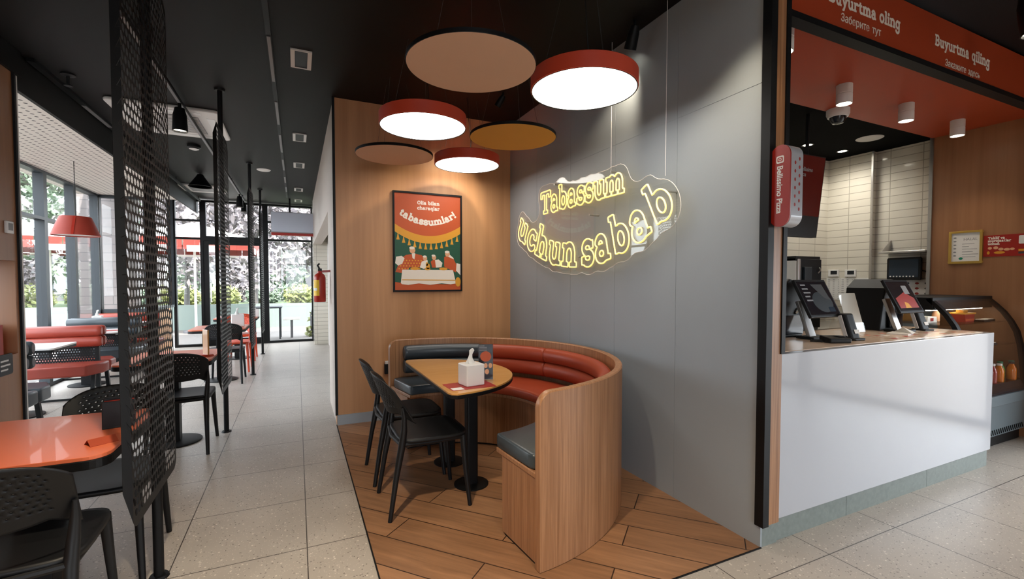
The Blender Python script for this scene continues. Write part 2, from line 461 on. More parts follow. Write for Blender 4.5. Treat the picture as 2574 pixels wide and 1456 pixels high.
# ------------------------------------------------------------------ lettering (slab letters drawn as strokes, outlined on a grid)
def _bar(x): return ('L', x-.2, .1, x+.2, .1)
GL = {
 'a': (1.0, [('A', .40, .63, .25, .29, 0, 155), ('L', .65, .62, .65, .16), ('A', .40, .31, .26, .24, 0, 360), ('L', .65, .1, .86, .1)]),
 'b': (1.02, [('L', .24, .12, .24, 1.40), ('L', .04, 1.38, .24, 1.38), ('A', .54, .5, .30, .40, 0, 360)]),
 'c': (.90, [('A', .48, .5, .34, .41, 38, 322), ('L', .74, .66, .74, .90)]),
 'e': (.92, [('A', .47, .5, .34, .41, 0, 318), ('L', .16, .50, .80, .50)]),
 'f': (.70, [('L', .28, .12, .28, 1.05), ('A', .50, 1.05, .22, .30, 50, 180), ('L', .06, .87, .58, .87), ('L', .06, .1, .52, .1)]),
 'g': (.98, [('A', .44, .52, .30, .38, 0, 360), ('L', .74, .9, .74, -.12), ('A', .44, -.14, .30, .26, 195, 360), ('L', .74, .88, .94, .88)]),
 'h': (1.10, [('L', .24, .1, .24, 1.40), ('L', .04, 1.38, .24, 1.38), ('A', .54, .54, .30, .36, 0, 180), ('L', .84, .54, .84, .1), _bar(.24), _bar(.84)]),
 'i': (.52, [('L', .26, .1, .26, .88), ('L', .06, .87, .26, .87), _bar(.26), ('A', .26, 1.24, .05, .05, 0, 360)]),
 'j': (.52, [('L', .28, .88, .28, -.12), ('L', .08, .87, .28, .87), ('A', .06, -.12, .22, .24, 250, 360), ('A', .28, 1.24, .05, .05, 0, 360)]),
 'k': (1.04, [('L', .24, .1, .24, 1.40), ('L', .04, 1.38, .24, 1.38), ('L', .28, .42, .72, .84), ('L', .44, .58, .80, .14), ('L', .58, .87, .92, .87), _bar(.24), ('L', .62, .1, .98, .1)]),
 'l': (.52, [('L', .26, .1, .26, 1.40), ('L', .06, 1.38, .26, 1.38), _bar(.26)]),
 'm': (1.62, [('L', .24, .1, .24, .88), ('L', .04, .87, .24, .87), ('A', .51, .54, .27, .36, 0, 180), ('L', .78, .54, .78, .1), ('A', 1.05, .54, .27, .36, 0, 180), ('L', 1.32, .54, 1.32, .1), _bar(.24), _bar(.78), _bar(1.34)]),
 'n': (1.10, [('L', .24, .1, .24, .88), ('L', .04, .87, .24, .87), ('A', .54, .54, .30, .36, 0, 180), ('L', .84, .54, .84, .1), _bar(.24), _bar(.84)]),
 'o': (.98, [('A', .49, .5, .35, .41, 0, 360)]),
 'q': (1.02, [('A', .46, .5, .30, .40, 0, 360), ('L', .76, .9, .76, -.36), ('L', .56, -.36, .96, -.36)]),
 'r': (.84, [('L', .24, .1, .24, .88), ('L', .04, .87, .24, .87), ('A', .54, .52, .30, .36, 48, 180), _bar(.24)]),
 's': (.84, [('A', .42, .70, .26, .21, 15, 262), ('A', .42, .29, .28, .21, -172, 88), ('L', .68, .70, .68, .88), ('L', .13, .12, .13, .30)]),
 't': (.74, [('L', .30, .34, .30, 1.14), ('L', .08, .87, .58, .87), ('A', .52, .34, .22, .24, 180, 300)]),
 'u': (1.08, [('L', .24, .88, .24, .42), ('A', .52, .42, .28, .34, 180, 360), ('L', .80, .88, .80, .1), ('L', .04, .87, .24, .87), ('L', .60, .87, .80, .87), ('L', .80, .1, 1.0, .1)]),
 'v': (1.0, [('L', .20, .86, .50, .14), ('L', .80, .86, .50, .14), ('L', .04, .87, .38, .87), ('L', .62, .87, .96, .87)]),
 'y': (1.0, [('L', .20, .86, .50, .16), ('L', .80, .86, .34, -.30), ('L', .16, -.32, .34, -.32), ('L', .04, .87, .38, .87), ('L', .62, .87, .96, .87)]),
 'B': (1.14, [('L', .28, .12, .28, 1.30), ('A', .60, .99, .28, .29, -90, 90), ('L', .08, 1.28, .62, 1.28), ('L', .28, .70, .62, .70), ('A', .62, .41, .34, .30, -90, 90), ('L', .08, .11, .62, .11)]),
 'O': (1.28, [('A', .64, .70, .46, .60, 0, 360)]),
 'T': (1.34, [('L', .67, .1, .67, 1.30), ('L', .12, 1.29, 1.22, 1.29), ('L', .12, 1.04, .12, 1.29), ('L', 1.22, 1.04, 1.22, 1.29), ('L', .43, .1, .91, .1)]),
 '!': (.50, [('L', .24, .50, .26, 1.32), ('A', .24, .14, .04, .04, 0, 360)]),
 ' ': (.50, []),
}
_GC = {}
def glyph(ch, h):
    """contours of the union of a letter's strokes"""
    key = (ch, h)
    if key in _GC: return _GC[key]
    adv, st = GL[ch]
    if not st:
        _GC[key] = (adv, []); return _GC[key]
    step = .035
    xs = np.arange(-.3, adv+.3, step); ys = np.arange(-.66, 1.66, step)
    X, Y = np.meshgrid(xs, ys)
    D = np.full(X.shape, 9.0)
    for s in st:
        if s[0] == 'L':
            _, x0, y0, x1, y1 = s
            L = math.hypot(x1-x0, y1-y0) or 1e-6; dx, dy = (x1-x0)/L, (y1-y0)/L
            thin = h*.78 if abs(dy) < .05 else h
            u = (X-(x0+x1)/2)*dx + (Y-(y0+y1)/2)*dy; v = -(X-(x0+x1)/2)*dy + (Y-(y0+y1)/2)*dx
            qx = np.abs(u)-(L/2+thin*.5); qy = np.abs(v)-thin
            d = np.hypot(np.maximum(qx, 0), np.maximum(qy, 0)) + np.minimum(np.maximum(qx, qy), 0)
        else:
            _, cx, cy, rx, ry, a0, a1 = s
            t = np.radians(np.linspace(a0, a1, 40)); d = np.full(X.shape, 9.0)
            for px, py in zip(cx+rx*np.cos(t), cy+ry*np.sin(t)):
                d = np.minimum(d, np.hypot(X-px, Y-py))
            d = d - h
        D = np.minimum(D, d)
    cs = contours(D, xs, ys)
    _GC[key] = (adv, cs)
    return _GC[key]
def contours(D, xs, ys):
    """marching squares at level zero, returned as closed loops"""
    ny, nx = D.shape
    seg = {}
    def pt(e):
        (i, j), (k, l) = e
        a, b = D[j, i], D[l, k]; t = a/(a-b) if a != b else .5
        return (xs[i]+(xs[k]-xs[i])*t, ys[j]+(ys[l]-ys[j])*t)
    ins = D < 0
    for j in range(ny-1):
        for i in range(nx-1):
            q = (ins[j, i], ins[j, i+1], ins[j+1, i+1], ins[j+1, i])
            if all(q) or not any(q): continue
            P_ = [(i, j), (i+1, j), (i+1, j+1), (i, j+1)]
            E_ = [(P_[0], P_[1]), (P_[1], P_[2]), (P_[3], P_[2]), (P_[0], P_[3])]
            cr = [k for k in range(4) if q[k] != q[(k+1) % 4]]
            # walk with the inside on the left
            if len(cr) == 2:
                a, b = cr
                if q[a]: a, b = b, a
                # leaving edge: inside -> outside going ccw is the end of the inside run
                seg[E_[b]] = E_[a]
            else:
                for k in range(4):
                    if q[k]: seg[E_[k]] = E_[k-1]
    loops = []
    while seg:
        s0 = next(iter(seg)); cur = s0; loop = []
        while cur in seg:
            loop.append(pt(cur)); cur = seg.pop(cur)
        if len(loop) > 6: loops.append(loop)
    return loops
def slab(text, h=.15, track=.02):
    """letters laid on a line: list of loops in x-height units, and the total width"""
    x = 0; out = []
    for ch in text:
        adv, cs = glyph(ch, h)
        for c in cs: out.append([(px+x, py) for px, py in c])
        x += adv + track
    return out, x - track
def fill_loops(name, loops, fn, m, parent=None, depth=.002):
    """flat lettering from closed loops: filled, slightly thick, mapped by fn(a, b, height)"""
    cu = bpy.data.curves.new(name, 'CURVE'); cu.dimensions = '2D'; cu.fill_mode = 'BOTH'; cu.extrude = .5
    for lp in loops:
        sp = cu.splines.new('POLY'); sp.points.add(len(lp)-1)
        for p, (a, b) in zip(sp.points, lp): p.co = (a, b, 0, 1)
        sp.use_cyclic_u = True
    return curve_to(name, cu, fn, m, parent, depth)
def curve_to(name, cu, fn, m, parent, depth):
    tmp = bpy.data.objects.new('tmp', cu); COL.objects.link(tmp)
    dg = bpy.context.evaluated_depsgraph_get(); dg.update()
    me = bpy.data.meshes.new_from_object(tmp.evaluated_get(dg))
    bpy.data.objects.remove(tmp); bpy.data.curves.remove(cu)
    for v in me.vertices: v.co = Vector(fn(v.co.x, v.co.y, (v.co.z+.5)*depth))
    me.materials.clear(); me.materials.append(M[m] if isinstance(m, str) else m); me.name = name; me.update()
    o = bpy.data.objects.new(name, me); COL.objects.link(o)
    if parent is not None: o.parent = parent
    return o
def plain(name, text, fn, m, parent=None, bold=.0, depth=.002, align='LEFT', spacing=1.0):
    """plain lettering; size 1 = one unit em"""
    cu = bpy.data.curves.new(name, 'FONT'); cu.body = text; cu.size = 1; cu.align_x = align; cu.offset = bold; cu.extrude = .5
    cu.space_character = spacing
    return curve_to(name, cu, fn, m, parent, depth)

# ------------------------------------------------------------------ setting: floors, ceilings, walls
CEIL = 3.14
struct('floor', MB().prism([(-3.3, -4.4), (6.3, -4.4), (6.3, 11.9), (-3.3, 11.9)], -.12, 0), 'tiles')
struct('floor_nook', MB().box(.335, 1.602, -.01, 2.19, 4.74, .003), 'planks')
struct('trim_1', MB().box(.329, 1.596, -.01, .336, 4.74, .005).box(.329, 1.596, -.01, 2.185, 1.603, .005), 'black_metal')
c = MB(); c.box(-1.9, -4.4, CEIL, 6.3, 11.9, CEIL+.12)
struct('ceiling', c, 'black_ceiling')
struct('ceiling_booths', MB().box(-3.3, 4.3, 2.85, -1.93, 10.05, 2.97).box(-3.3, -4.4, 2.85, -1.93, 4.3, 2.97), 'perforated_white')
struct('trim_2', MB().box(-1.93, 4.80, 2.85, -1.90, 11.9, CEIL+.1), 'black_ceiling')
struct('ceiling_recess', MB().box(-3.3, 10.05, CEIL-.02, -1.93, 11.9, CEIL+.12), 'black_ceiling')
struct('wall_back', MB().box(.335, 4.73, 0, 2.31, 4.86, CEIL), 'oak_wall')
struct('trim_3', MB().box(.322, 4.718, .10, .345, 4.745, CEIL), 'black_metal')
struct('baseboard_back', MB().box(.338, 4.716, 0, 2.185, 4.735, .10), 'concrete')
struct('wall_corridor', MB().box(.335, 4.86, 0, .50, 5.75, CEIL).box(.335, 5.75, 2.20, .50, 11.0, CEIL), 'cream_wall')
struct('wall_corridor_end', MB().box(.62, 5.75, 0, .70, 11.0, CEIL).box(.50, 5.70, 0, .70, 5.78, CEIL), 'white_paint')
struct('wall_pier', MB().box(.335, 11.0, 0, .70, 11.9, CEIL), 'white_tiles')
# grey panel wall, joints left open between the panels
g = MB(); ys = [1.602, 2.22, 2.845, 3.47, 4.095, 4.735]
g.box(2.1845, 1.645, 0, 2.31, 4.86, CEIL)
for a, b in zip(ys[:-1], ys[1:]):
    for z0, z1 in ((0.0, 2.42), (2.42, CEIL)):
        g.box(2.183, a+.0015, z0+.0015, 2.195, b-.0015, z1-.0015)
struct('wall_right', g, 'concrete')
# jamb between grey wall and counter
struct('trim_4', MB().box(2.163, 1.575, .12, 2.207, 1.625, CEIL), 'black_metal')
struct('wall_jamb', MB().box(2.207, 1.585, .121, 2.30, 1.64, CEIL), 'oak_bench')
struct('baseboard_right', MB().box(2.196, 1.604, 0, 2.311, 1.64, .12), 'stone_plinth')
struct('trim_5', MB().box(2.286, 1.578, 1.018, 2.316, 1.62, CEIL), 'black_metal')
# fascia and soffit over the counter
f = MB().box(2.316, 1.602, 2.80, 6.0, 1.66, 3.12)
struct('trim_6', f, 'red_paint')
struct('trim_7', MB().box(2.30, 1.590, 2.768, 6.0, 1.66, 2.802), 'black_metal')
struct('ceiling_soffit', MB().box(2.30, 1.66, 2.855, 5.9, 2.50, 2.90), 'red_paint')
struct('ceiling_kitchen', MB().box(2.30, 2.50, 2.88, 6.2, 3.7, 2.96), 'black_matte')
# right wood wall and kitchen walls
struct('wall_counter_side', MB().box(5.9, 1.25, 0, 6.10, 2.50, CEIL).box(5.9, -4.4, 1.95, 6.10, 1.25, CEIL), 'oak_dark')
struct('trim_8', MB().box(5.885, 2.485, 0, 5.905, 2.515, 2.86), 'steel')
k = MB().box(6.06, 2.50, 0, 6.2, 3.08, 2.9).box(5.98, 3.08, 0, 6.2, 3.6, 2.9).box(2.30, 3.56, 0, 6.2, 3.70, 2.9)
struct('wall_kitchen', k, 'white_tiles')
struct('trim_9', MB().box(5.968, 3.066, 1.2, 5.985, 3.085, 2.88), 'steel')
# left wall with the tray station, outer shell
w = MB().box(-2.10, -4.4, 0, -1.90, 4.72, .86).box(-2.10, -4.4, 1.55, -1.90, 4.72, 3.0).box(-2.10, -4.4, .86, -1.90, 4.30, 1.55)
struct('wall_recess', MB().box(-2.40, 4.28, .84, -2.35, 4.74, 1.57).box(-2.35, 4.28, 1.555, -2.10, 4.74, 1.57).box(-2.35, 4.28, .84, -2.10, 4.74, .855), 'black_matte')  # black lining stands in for the deep shade inside the opening
w.box(-2.10, 4.68, .86, -1.90, 4.72, 1.55)
struct('wall_left', w, 'oak_dark')
struct('trim_10', MB().box(-2.12, 4.72, 0, -1.885, 4.745, 2.98), 'black_metal')
struct('trim_11', MB().box(-2.12, 4.745, 0, -1.90, 4.80, 2.98), 'white_paint')
struct('trim_12', MB().box(-1.95, -4.4, 2.95, -1.88, 4.82, CEIL+.05), 'black_ceiling')
struct('wall_sill', MB().box(-3.05, 10.0, 0, -2.33, 10.10, .86).box(-2.40, 10.0, 0, -2.30, 11.3, .86), 'oak_wall')

def window(name, p0, p1, z0, z1, transoms=(), mull=.06, dep=.10, m='black_metal', base=None, kind='structure'):
    """a glazed bay between two plan points, with frame bars and one pane"""
    p0, p1 = Vector((*p0, 0)), Vector((*p1, 0)); d = (p1-p0).normalized(); n = Vector((-d.y, d.x, 0)); L = (p1-p0).length
    b = MB()
    def bar(a0, a1, h0, h1):
        c = p0 + d*((a0+a1)/2) + Vector((0, 0, (h0+h1)/2))
        b.obox(c, d, n, (0, 0, 1), (a1-a0)/2, dep/2, (h1-h0)/2)
    bar(0, mull, z0, z1); bar(L-mull, L, z0, z1)
    bar(mull, L-mull, z1-mull*.8, z1); bar(mull, L-mull, z0, z0+(base or mull))
    for t in transoms: bar(mull, L-mull, t-.02, t+.02)
    f = b.build(name, m)
    f['kind'] = kind
    g = MB().obox(p0 + d*(L/2) + Vector((0, 0, (z0+z1)/2)), d, n, (0, 0, 1), L/2-mull*.5, .004, (z1-z0)/2-mull*.5)
    g.build('pane', 'window_glass', f)
    return f
# far glazing
window('window_1', (-2.33, 11.75), (-1.80, 11.75), 0, 3.12, (2.68, 2.30), .05, .10)
window('window_2', (-1.80, 11.75), (-.62, 11.75), 2.26, 3.12, (), .06, .10, base=.10)
dr = window('door_1', (-1.80, 11.75), (-.62, 11.75), 0, 2.26, (), .10, .06, base=.14)
hd = MB().tube([(-1.66, 11.69, .95), (-1.66, 11.64, .95), (-1.66, 11.64, 1.35), (-1.66, 11.69, 1.35)], .012)
hd.build('door_handle', 'steel', dr)
window('window_3', (-.62, 11.75), (.36, 11.75), 0, 3.12, (2.72, 2.32), .05, .10)
# left glazing
yb = [4.72, 5.55, 6.40, 7.27, 8.17, 9.07, 9.98]
for i, (a, b) in enumerate(zip(yb[:-1], yb[1:])):
    window('window_%d' % (i+4), (-3.05, a), (-3.05, b), 0, 2.85, (2.22,), .045, .11, 'frame_grey')
window('window_10', (-3.05, 10.03), (-2.33, 10.03), .86, 2.85, (), .06, .10, 'frame_grey')
window('window_11', (-2.36, 10.03), (-2.36, 11.72), .86, 3.10, (), .05, .10, 'frame_grey')
# unseen front glazing behind the camera, added to bring daylight onto the floor
xb = [-1.9, -.6, .7]
struct('wall_front', MB().box(.7, -4.4, 0, 6.1, -4.2, CEIL), 'oak_wall')  # out of view; solid stretch shaped to cut the front daylight
for i, (a, b) in enumerate(zip(xb[:-1], xb[1:])):
    window('window_%d' % (i+12), (a, -4.2), (b, -4.2), 0, 3.12, (2.3,), .06, .10)

for i, (a, b) in enumerate(((-4.2, -2.4), (-2.4, -.6), (-.6, 1.22))):  # unseen right-hand bays added to light the counter and reflect in it
    window('window_%d' % (i+20), (5.98, a), (5.98, b), 0, 1.95, (), .06, .10)

# ------------------------------------------------------------------ curved banquette
BC = (.95, 3.05)
A0, A1 = R(-86), R(101)
bench = thing('banquette', 'curved oak horseshoe banquette with dark grey and red cushions in the wood floored nook', 'bench', (*BC, 0))
RO, RI, ZB = 1.155, 1.112, .874
def shell_prof(a):
    s = min((a-A0), (A1-a))*RO; rc = .075
    t = ZB if s >= rc else ZB - rc + math.sqrt(max(0, rc*rc-(rc-s)**2))
    return [(RI, .006), (RO, .006), (RO, t-.006), (RO-.006, t), (RI+.006, t), (RI, t-.006)]
angs = [A0]
b = MB()
# denser rings near both rounded ends
ring = []
for k in range(9): ring.append(A0 + (.075/RO)*(1-math.cos(PI/2*k/8)))
n_mid = 90
for k in range(1, n_mid): ring.append(A0+.075/RO + (A1-A0-.15/RO)*k/n_mid)
for k in range(9): ring.append(A1 - (.075/RO)*(1-math.cos(PI/2*(8-k)/8)))
pts = []; fs = []
for a in ring: pts += [(r*math.cos(a), r*math.sin(a), z) for r, z in shell_prof(a)]
m_ = 6
for i in range(len(ring)-1):
    for q in range(m_):
        l = (q+1) % m_
        fs.append((i*m_+q, (i+1)*m_+q, (i+1)*m_+l, i*m_+l))
fs.append(tuple(range(m_))); fs.append(tuple((len(ring)-1)*m_+q for q in range(m_-1, -1, -1)))
b.add(pts, fs).build('back_panel', 'oak_bench', bench, smooth=True)
sec = lambda r0, r1, z0, z1: (lambda a: [(r0, z0), (r1, z0), (r1, z1), (r0, z1)])
MB().sweep(sec(.755, RI-.004, .02, .44), A0+.012, A1-.012, 72).build('seat_base', 'oak_bench', bench, smooth=True)
MB().sweep(sec(.775, RI-.004, .0, .02), A0+.02, A1-.02, 60).build('plinth', 'black_metal', bench)
MB().sweep(sec(.69, RI-.003, .44, .468), A0+.006, A1-.006, 72).build('seat_board', 'oak_bench', bench, bevel=.005, smooth=True)
def cush(r0, r1, z0, z1, rad=.022):
    pr = []
    for cx, cz, a in ((r1-rad, z1-rad, 0), (r0+rad, z1-rad, 90), (r0+rad, z0+rad*.5, 180), (r1-rad, z0+rad*.5, 270)):
        for q in range(4):
            t = R(a+90*q/3); pr.append((cx+rad*math.cos(t), cz+rad*(.5 if a >= 180 else 1)*math.sin(t)))
    return pr
def soft_sweep(mb, prof, a0, a1, n):
    """cushion with its ends drawn in a little"""
    cr = sum(p[0] for p in prof)/len(prof); cz = sum(p[1] for p in prof)/len(prof)
    def fn(a):
        s = min(a-a0, a1-a)*.8; k_ = 1 if s > .02 else .82 + .18*math.sqrt(max(0, 1-(1-s/.02)**2))
        return [(cr+(r-cr)*k_, cz+(z-cz)*k_) for r, z in prof]
    ang = [a0+.005*q for q in range(5)] + [a0+.025+(a1-a0-.05)*q/n for q in range(n+1)] + [a1-.020+.005*q for q in range(5)]
    vs = []; fs_ = []; m = len(prof)
    for a in ang: vs += [(r*math.cos(a), r*math.sin(a), z) for r, z in fn(a)]
    for i in range(len(ang)-1):
        for q in range(m):
            l = (q+1) % m
            fs_.append((i*m+q, (i+1)*m+q, (i+1)*m+l, i*m+l))
    fs_.append(tuple(range(m))); fs_.append(tuple((len(ang)-1)*m+q for q in range(m-1, -1, -1)))
    return mb.add(vs, fs_)
for a0, a1, m, lb in ((A0+.01, R(-26), 'dark_leather', 'dark grey seat cushion'), (R(-25.4), R(66), 'red_leather', 'red seat cushion'), (R(66.6), A1-.01, 'dark_leather', 'dark grey seat cushion')):
    o = soft_sweep(MB(), cush(.675, 1.075, .468, .545), a0, a1, 30).build('seat_cushion', m, bench, smooth=True); o['label'] = lb
def roll(z0, z1):
    return [(1.055+.052*math.cos(t)*(1 if math.cos(t) < 0 else .9), (z0+z1)/2+(z1-z0)/2*math.sin(t)) for t in [2*PI*q/16 for q in range(16)]]
for a0, a1, m, lb in ((R(-62), R(22), 'red_leather', 'red padded back roll'), (R(22.2), R(57), 'red_leather', 'red padded back roll'), (R(57.4), A1-.10, 'dark_leather', 'dark grey padded back roll')):
    for z0, z1 in ((.578, .706), (.700, .826)):
        o = soft_sweep(MB(), roll(z0, z1), a0, a1, 24).build('back_cushion', m, bench, smooth=True); o['label'] = lb

# half-round table
t = thing('half_round_table', 'half-round oak topped table with black edge and two black columns inside the banquette', 'table', (.79, 3.16, 0))
top = [(0, -.60)] + [(.62*math.cos(R(a)), .635*math.sin(R(a))) for a in np.linspace(-86, 86, 44)] + [(0, .60)]
top[0] = (.0, -.595); top = [(-.0, -.575), (.012, -.612)] + top[1:-1] + [(.012, .612), (-.0, .575)]
MB().prism(top, .738, .750).build('table_top', 'oak_table', t, bevel=.002)
MB().prism([(x*1.004-.002, y*1.004) for x, y in top], .716, .738).build('table_edge', 'black_metal', t, bevel=.003)
for bx, by in ((.26, .24), (.28, -.20)):
    MB().prism(rrect(.075, .075, .01, 3, bx, by), .012, .716).build('column', 'black_metal', t)
    MB().lathe([(.0, .016), (.10, .016), (.118, .010), (.118, 0), (0, 0)], 40, (bx, by, 0)).build('base_plate', 'black_metal', t, smooth=True)

def tissue_box(loc, rz, label, m='white_plastic', s=.125):
    o = thing('tissue_box', label, 'tissue box', loc, rz, None)
    MB().prism(rrect(s, s, .008, 3), 0, s*1.06).build('box', m, o, bevel=.006)
    tb = MB(); ring = []
    prof = [(.030, 0), (.026, .012), (.016, .035), (.010, .06), (.016, .085), (.004, .098)]
    vs = []; n = 12
    for i, (r, z) in enumerate(prof):
        for q in range(n):
            a = 2*PI*q/n; w_ = 1+.25*math.sin(3*a+i)
            vs.append((r*w_*math.cos(a)-.010*math.sin(i*.9), r*.55*w_*math.sin(a), s*1.06+z-.004))
    tb.add(vs, [(i*n+q, i*n+(q+1) % n, (i+1)*n+(q+1) % n, (i+1)*n+q) for i in range(len(prof)-1) for q in range(n)] + [tuple((len(prof)-1)*n+q for q in range(n))])
    tb.build('tissue', 'paper', o, smooth=True)
    return o
tissue_box((.985, 2.72, .7515), R(8), 'white cube tissue box with a tissue pulled up, on the half-round table')
mt = thing('table_mat', 'red printed paper mat under the tissue box on the half-round table', 'mat', (.965, 2.70, .7503), R(2))
MB().prism(rrect(.29, .20, .01, 3), 0, .0008).build('sheet', 'print_red', mt)
MB().prism(rrect(.07, .06, .004, 3, -.10, -.06), .0008, .0012).build('printed_panel', 'paper', mt)
md = thing('menu_card', 'tall dark menu card with food photos standing behind the tissue box', 'menu card', (1.115, 2.80, .7513), R(-21))
MB().box(-.05, -.02, 0, .05, .02, .004).build('foot', 'acrylic', md)
MB().box(-.047, -.004, .003, .047, .004, .235).build('card', 'dark_screen', md)
MB().prism(ell(0, .155, .036, .034), .0042, .005, lambda a, b_, h: (a, -h, b_)).build('pizza_picture', 'print_orange', md)
for q in range(3): MB().prism(ell(-.03+.03*q, .095, .012, .017, 14), .0042, .005, lambda a, b_, h: (a, -h, b_)).build('dish_picture', 'print_skin', md)
MB().prism(ell(.008, .055, .014, .018, 14), .0042, .005, lambda a, b_, h: (a, -h, b_)).build('dish_picture', 'print_skin', md)
for q in range(4): MB().box(-.042, -.005, .222-.010*q, -.042+(.05 if q else .034), -.0042, .226-.010*q).build('printed_line', 'ink_grey', md)

# ------------------------------------------------------------------ chairs
def perf(fn, nu, nv, hr, hole=lambda i, j: True, asp=1.0):
    """sheet of nu x nv cells with staggered eight-sided holes; fn(s, t) -> point"""
    vs = {}; V = []; F = []
    def vid(s, t):
        k_ = (round(s*64), round(t*64))
        if k_ not in vs: vs[k_] = len(V); V.append(fn(s, t))
        return vs[k_]
    for j in range(nv):
        off = .5*(j % 2)
        if off:
            F.append((vid(0, j), vid(.5, j), vid(.5, j+.5), vid(.5, j+1), vid(0, j+1), vid(0, j+.5)))
            F.append((vid(nu-.5, j), vid(nu, j), vid(nu, j+.5), vid(nu, j+1), vid(nu-.5, j+1), vid(nu-.5, j+.5)))
        for i in range(nu - (1 if off else 0)):
            s0 = i+off
            o8 = [vid(s0, j), vid(s0+.5, j), vid(s0+1, j), vid(s0+1, j+.5), vid(s0+1, j+1), vid(s0+.5, j+1), vid(s0, j+1), vid(s0, j+.5)]
            if hole(s0, j):
                base = len(V)
                for q in range(8):
                    a = R(225+45*q); V.append(fn(s0+.5+hr*math.cos(a), j+.5+hr*asp*math.sin(a)))
                F += [(o8[q], o8[(q+1) % 8], base+(q+1) % 8, base+q) for q in range(8)]
            else: F.append(tuple(o8))
    m = MB(); m.v = V; m.f = F
    return m
def chair(name, label, m, loc, rz, group=None):
    c = thing(name, label, 'chair', loc, rz, group)
    # seat: dished slab
    def seat(s, t):
        u, v = s/12*2-1, t/12*2-1
        k_ = 1/max(1e-6, (abs(u)**5+abs(v)**5)**.2) if (abs(u) > 0 or abs(v) > 0) else 1
        q = max(abs(u), abs(v))
        uu, vv = u*k_*q, v*k_*q
        return (uu*.215, vv*.215+.01, .452-.010*(1-uu*uu)*(1-vv*vv)+ .006*max(0, -vv)**2)
    perf(seat, 12, 12, .3, lambda i, j: False).build('seat', m, c, smooth=True, solid=.022)
    # curved perforated back
    NU, NV = 20, 11
    def back(s, t):
        u, v = s/NU*2-1, t/NV
        w_ = .200+.018*v
        top = .838-.075*abs(u)**2.6
        bot = .600+.02*u*u-.065*max(0, abs(u)-.62)/.38
        z = bot+(top-bot)*v
        y = -.242-.090*v+.135*u*u*(1-.30*v)
        return (w_*math.sin(u*1.15)/math.sin(1.15), y, z)
    perf(back, NU, NV, .15, lambda i, j: 2 <= i <= NU-3.6 and 2 <= j <= NV-2).build('backrest', m, c, smooth=True, solid=.006)
    for s in (-1, 1):
        # rear leg runs up past the seat and joins the side of the back
        MB().tube([(s*.205, -.265, 0), (s*.196, -.225, .25), (s*.190, -.190, .43), (s*.196, -.178, .52), (s*.203, -.178, .60), (s*.206, -.188, .66)], [.013, .017, .022, .019, .014, .008], 10).build('leg', m, c, smooth=True)
        MB().tube([(s*.205, .225, 0), (s*.192, .200, .25), (s*.182, .188, .445)], [.013, .017, .021], 10).build('leg', m, c, smooth=True)
        MB().tube([(s*.189, -.19, .436), (s*.196, 0, .430), (s*.186, .185, .436)], [.016, .012, .016], 8).build('side_rail', m, c, smooth=True)
    MB().tube([(-.18, -.195, .44), (0, -.215, .436), (.18, -.195, .44)], .013, 8).build('rear_rail', m, c, smooth=True)
    return c
ch0 = chair('dining_chair', 'black perforated plastic chair at the half-round table, the one beside its tissue box', 'black_plastic', (.735, 2.885, .003), R(-90))
dup(ch0, (.725, 3.40, .003), R(-90), 'black perforated plastic chair at the half-round table, the one closer to the poster wall')
dup(ch0, (-.905, 2.205, 0), R(2), 'black plastic chair seen from behind at the large orange table')
dup(ch0, (-.87, 2.84, 0), R(180), 'black plastic chair on the far side of the large orange table, facing the viewer')
dup(ch0, (-.875, 4.64, 0), R(0), 'black plastic chair tucked under the orange table between the first and second mesh screens')
dup(ch0, (-.90, 7.48, 0), R(0), 'black plastic chair tucked under the pink-orange table with the white tissue box')
ch1 = chair('dining_chair', 'orange plastic chair behind the pink-orange table with the white tissue box', 'orange_plastic', (-.89, 8.32, 0), R(180))
dup(ch1, (-.89, 9.46, 0), R(0), 'orange plastic chair at the farthest orange table beside the glass door')

def cafe_table(loc, label, m='orange_top', w=.66, d=.72, edge='black_metal'):
    o = thing('cafe_table', label, 'table', loc)
    MB().prism(rrect(w, d, .07, 6), .735, .750).build('table_top', m, o, bevel=.002)
    MB().prism(rrect(w+.004, d+.004, .072, 6), .700, .735).build('table_edge', edge, o, bevel=.003)
    MB().box(-.05, -.05, .012, .05, .05, .70).build('column', 'black_metal', o, bevel=.004)
    MB().lathe([(0, .018), (.18, .018), (.205, .010), (.205, 0), (0, 0)], 40).build('base_plate', 'black_metal', o, smooth=True)
    return o
cafe_table((-.985, 2.55, 0), 'large orange topped table with thick black edge in the lower left corner')
cafe_table((-.985, 4.84, 0), 'orange topped table beside the second mesh screen, holding a wooden menu stand')
cafe_table((-.985, 7.62, 0), 'pink-orange topped table holding a white tissue box, third along the row of mesh screens')
cafe_table((-.985, 9.66, 0), 'farthest orange topped table, next to the glass entrance door')
nb = thing('napkin_holder', 'black napkin holder on the large orange table, against the mesh screen', 'napkin holder', (-.735, 2.62, .7505), R(12))
MB().box(-.055, -.05, 0, .055, -.042, .12).box(-.055, .042, 0, .055, .05, .12).box(-.055, -.05, 0, .055, .05, .008).build('holder', 'black_plastic', nb, bevel=.003)
MB().box(-.052, -.038, .010, .052, .038, .108).build('napkins', 'signal_red', nb)
tn = thing('table_tent', 'small folded red card on the large orange table', 'card', (-.72, 2.36, .7505), R(35))
MB().add([(-.045, -.03, 0), (.045, -.03, 0), (.045, 0, .022), (-.045, 0, .022), (-.045, .03, 0), (.045, .03, 0)], [(0, 1, 2, 3), (3, 2, 5, 4)]).build('card', 'red_leather', tn, solid=.002)
ms = thing('menu_stand', 'wooden board menu stand with red base on the table by the second mesh screen', 'menu stand', (-.72, 4.72, .7505), R(-60))
MB().lathe([(0, .018), (.05, .016), (.062, 0), (0, 0)], 24).build('base', 'orange_plastic', ms, smooth=True)
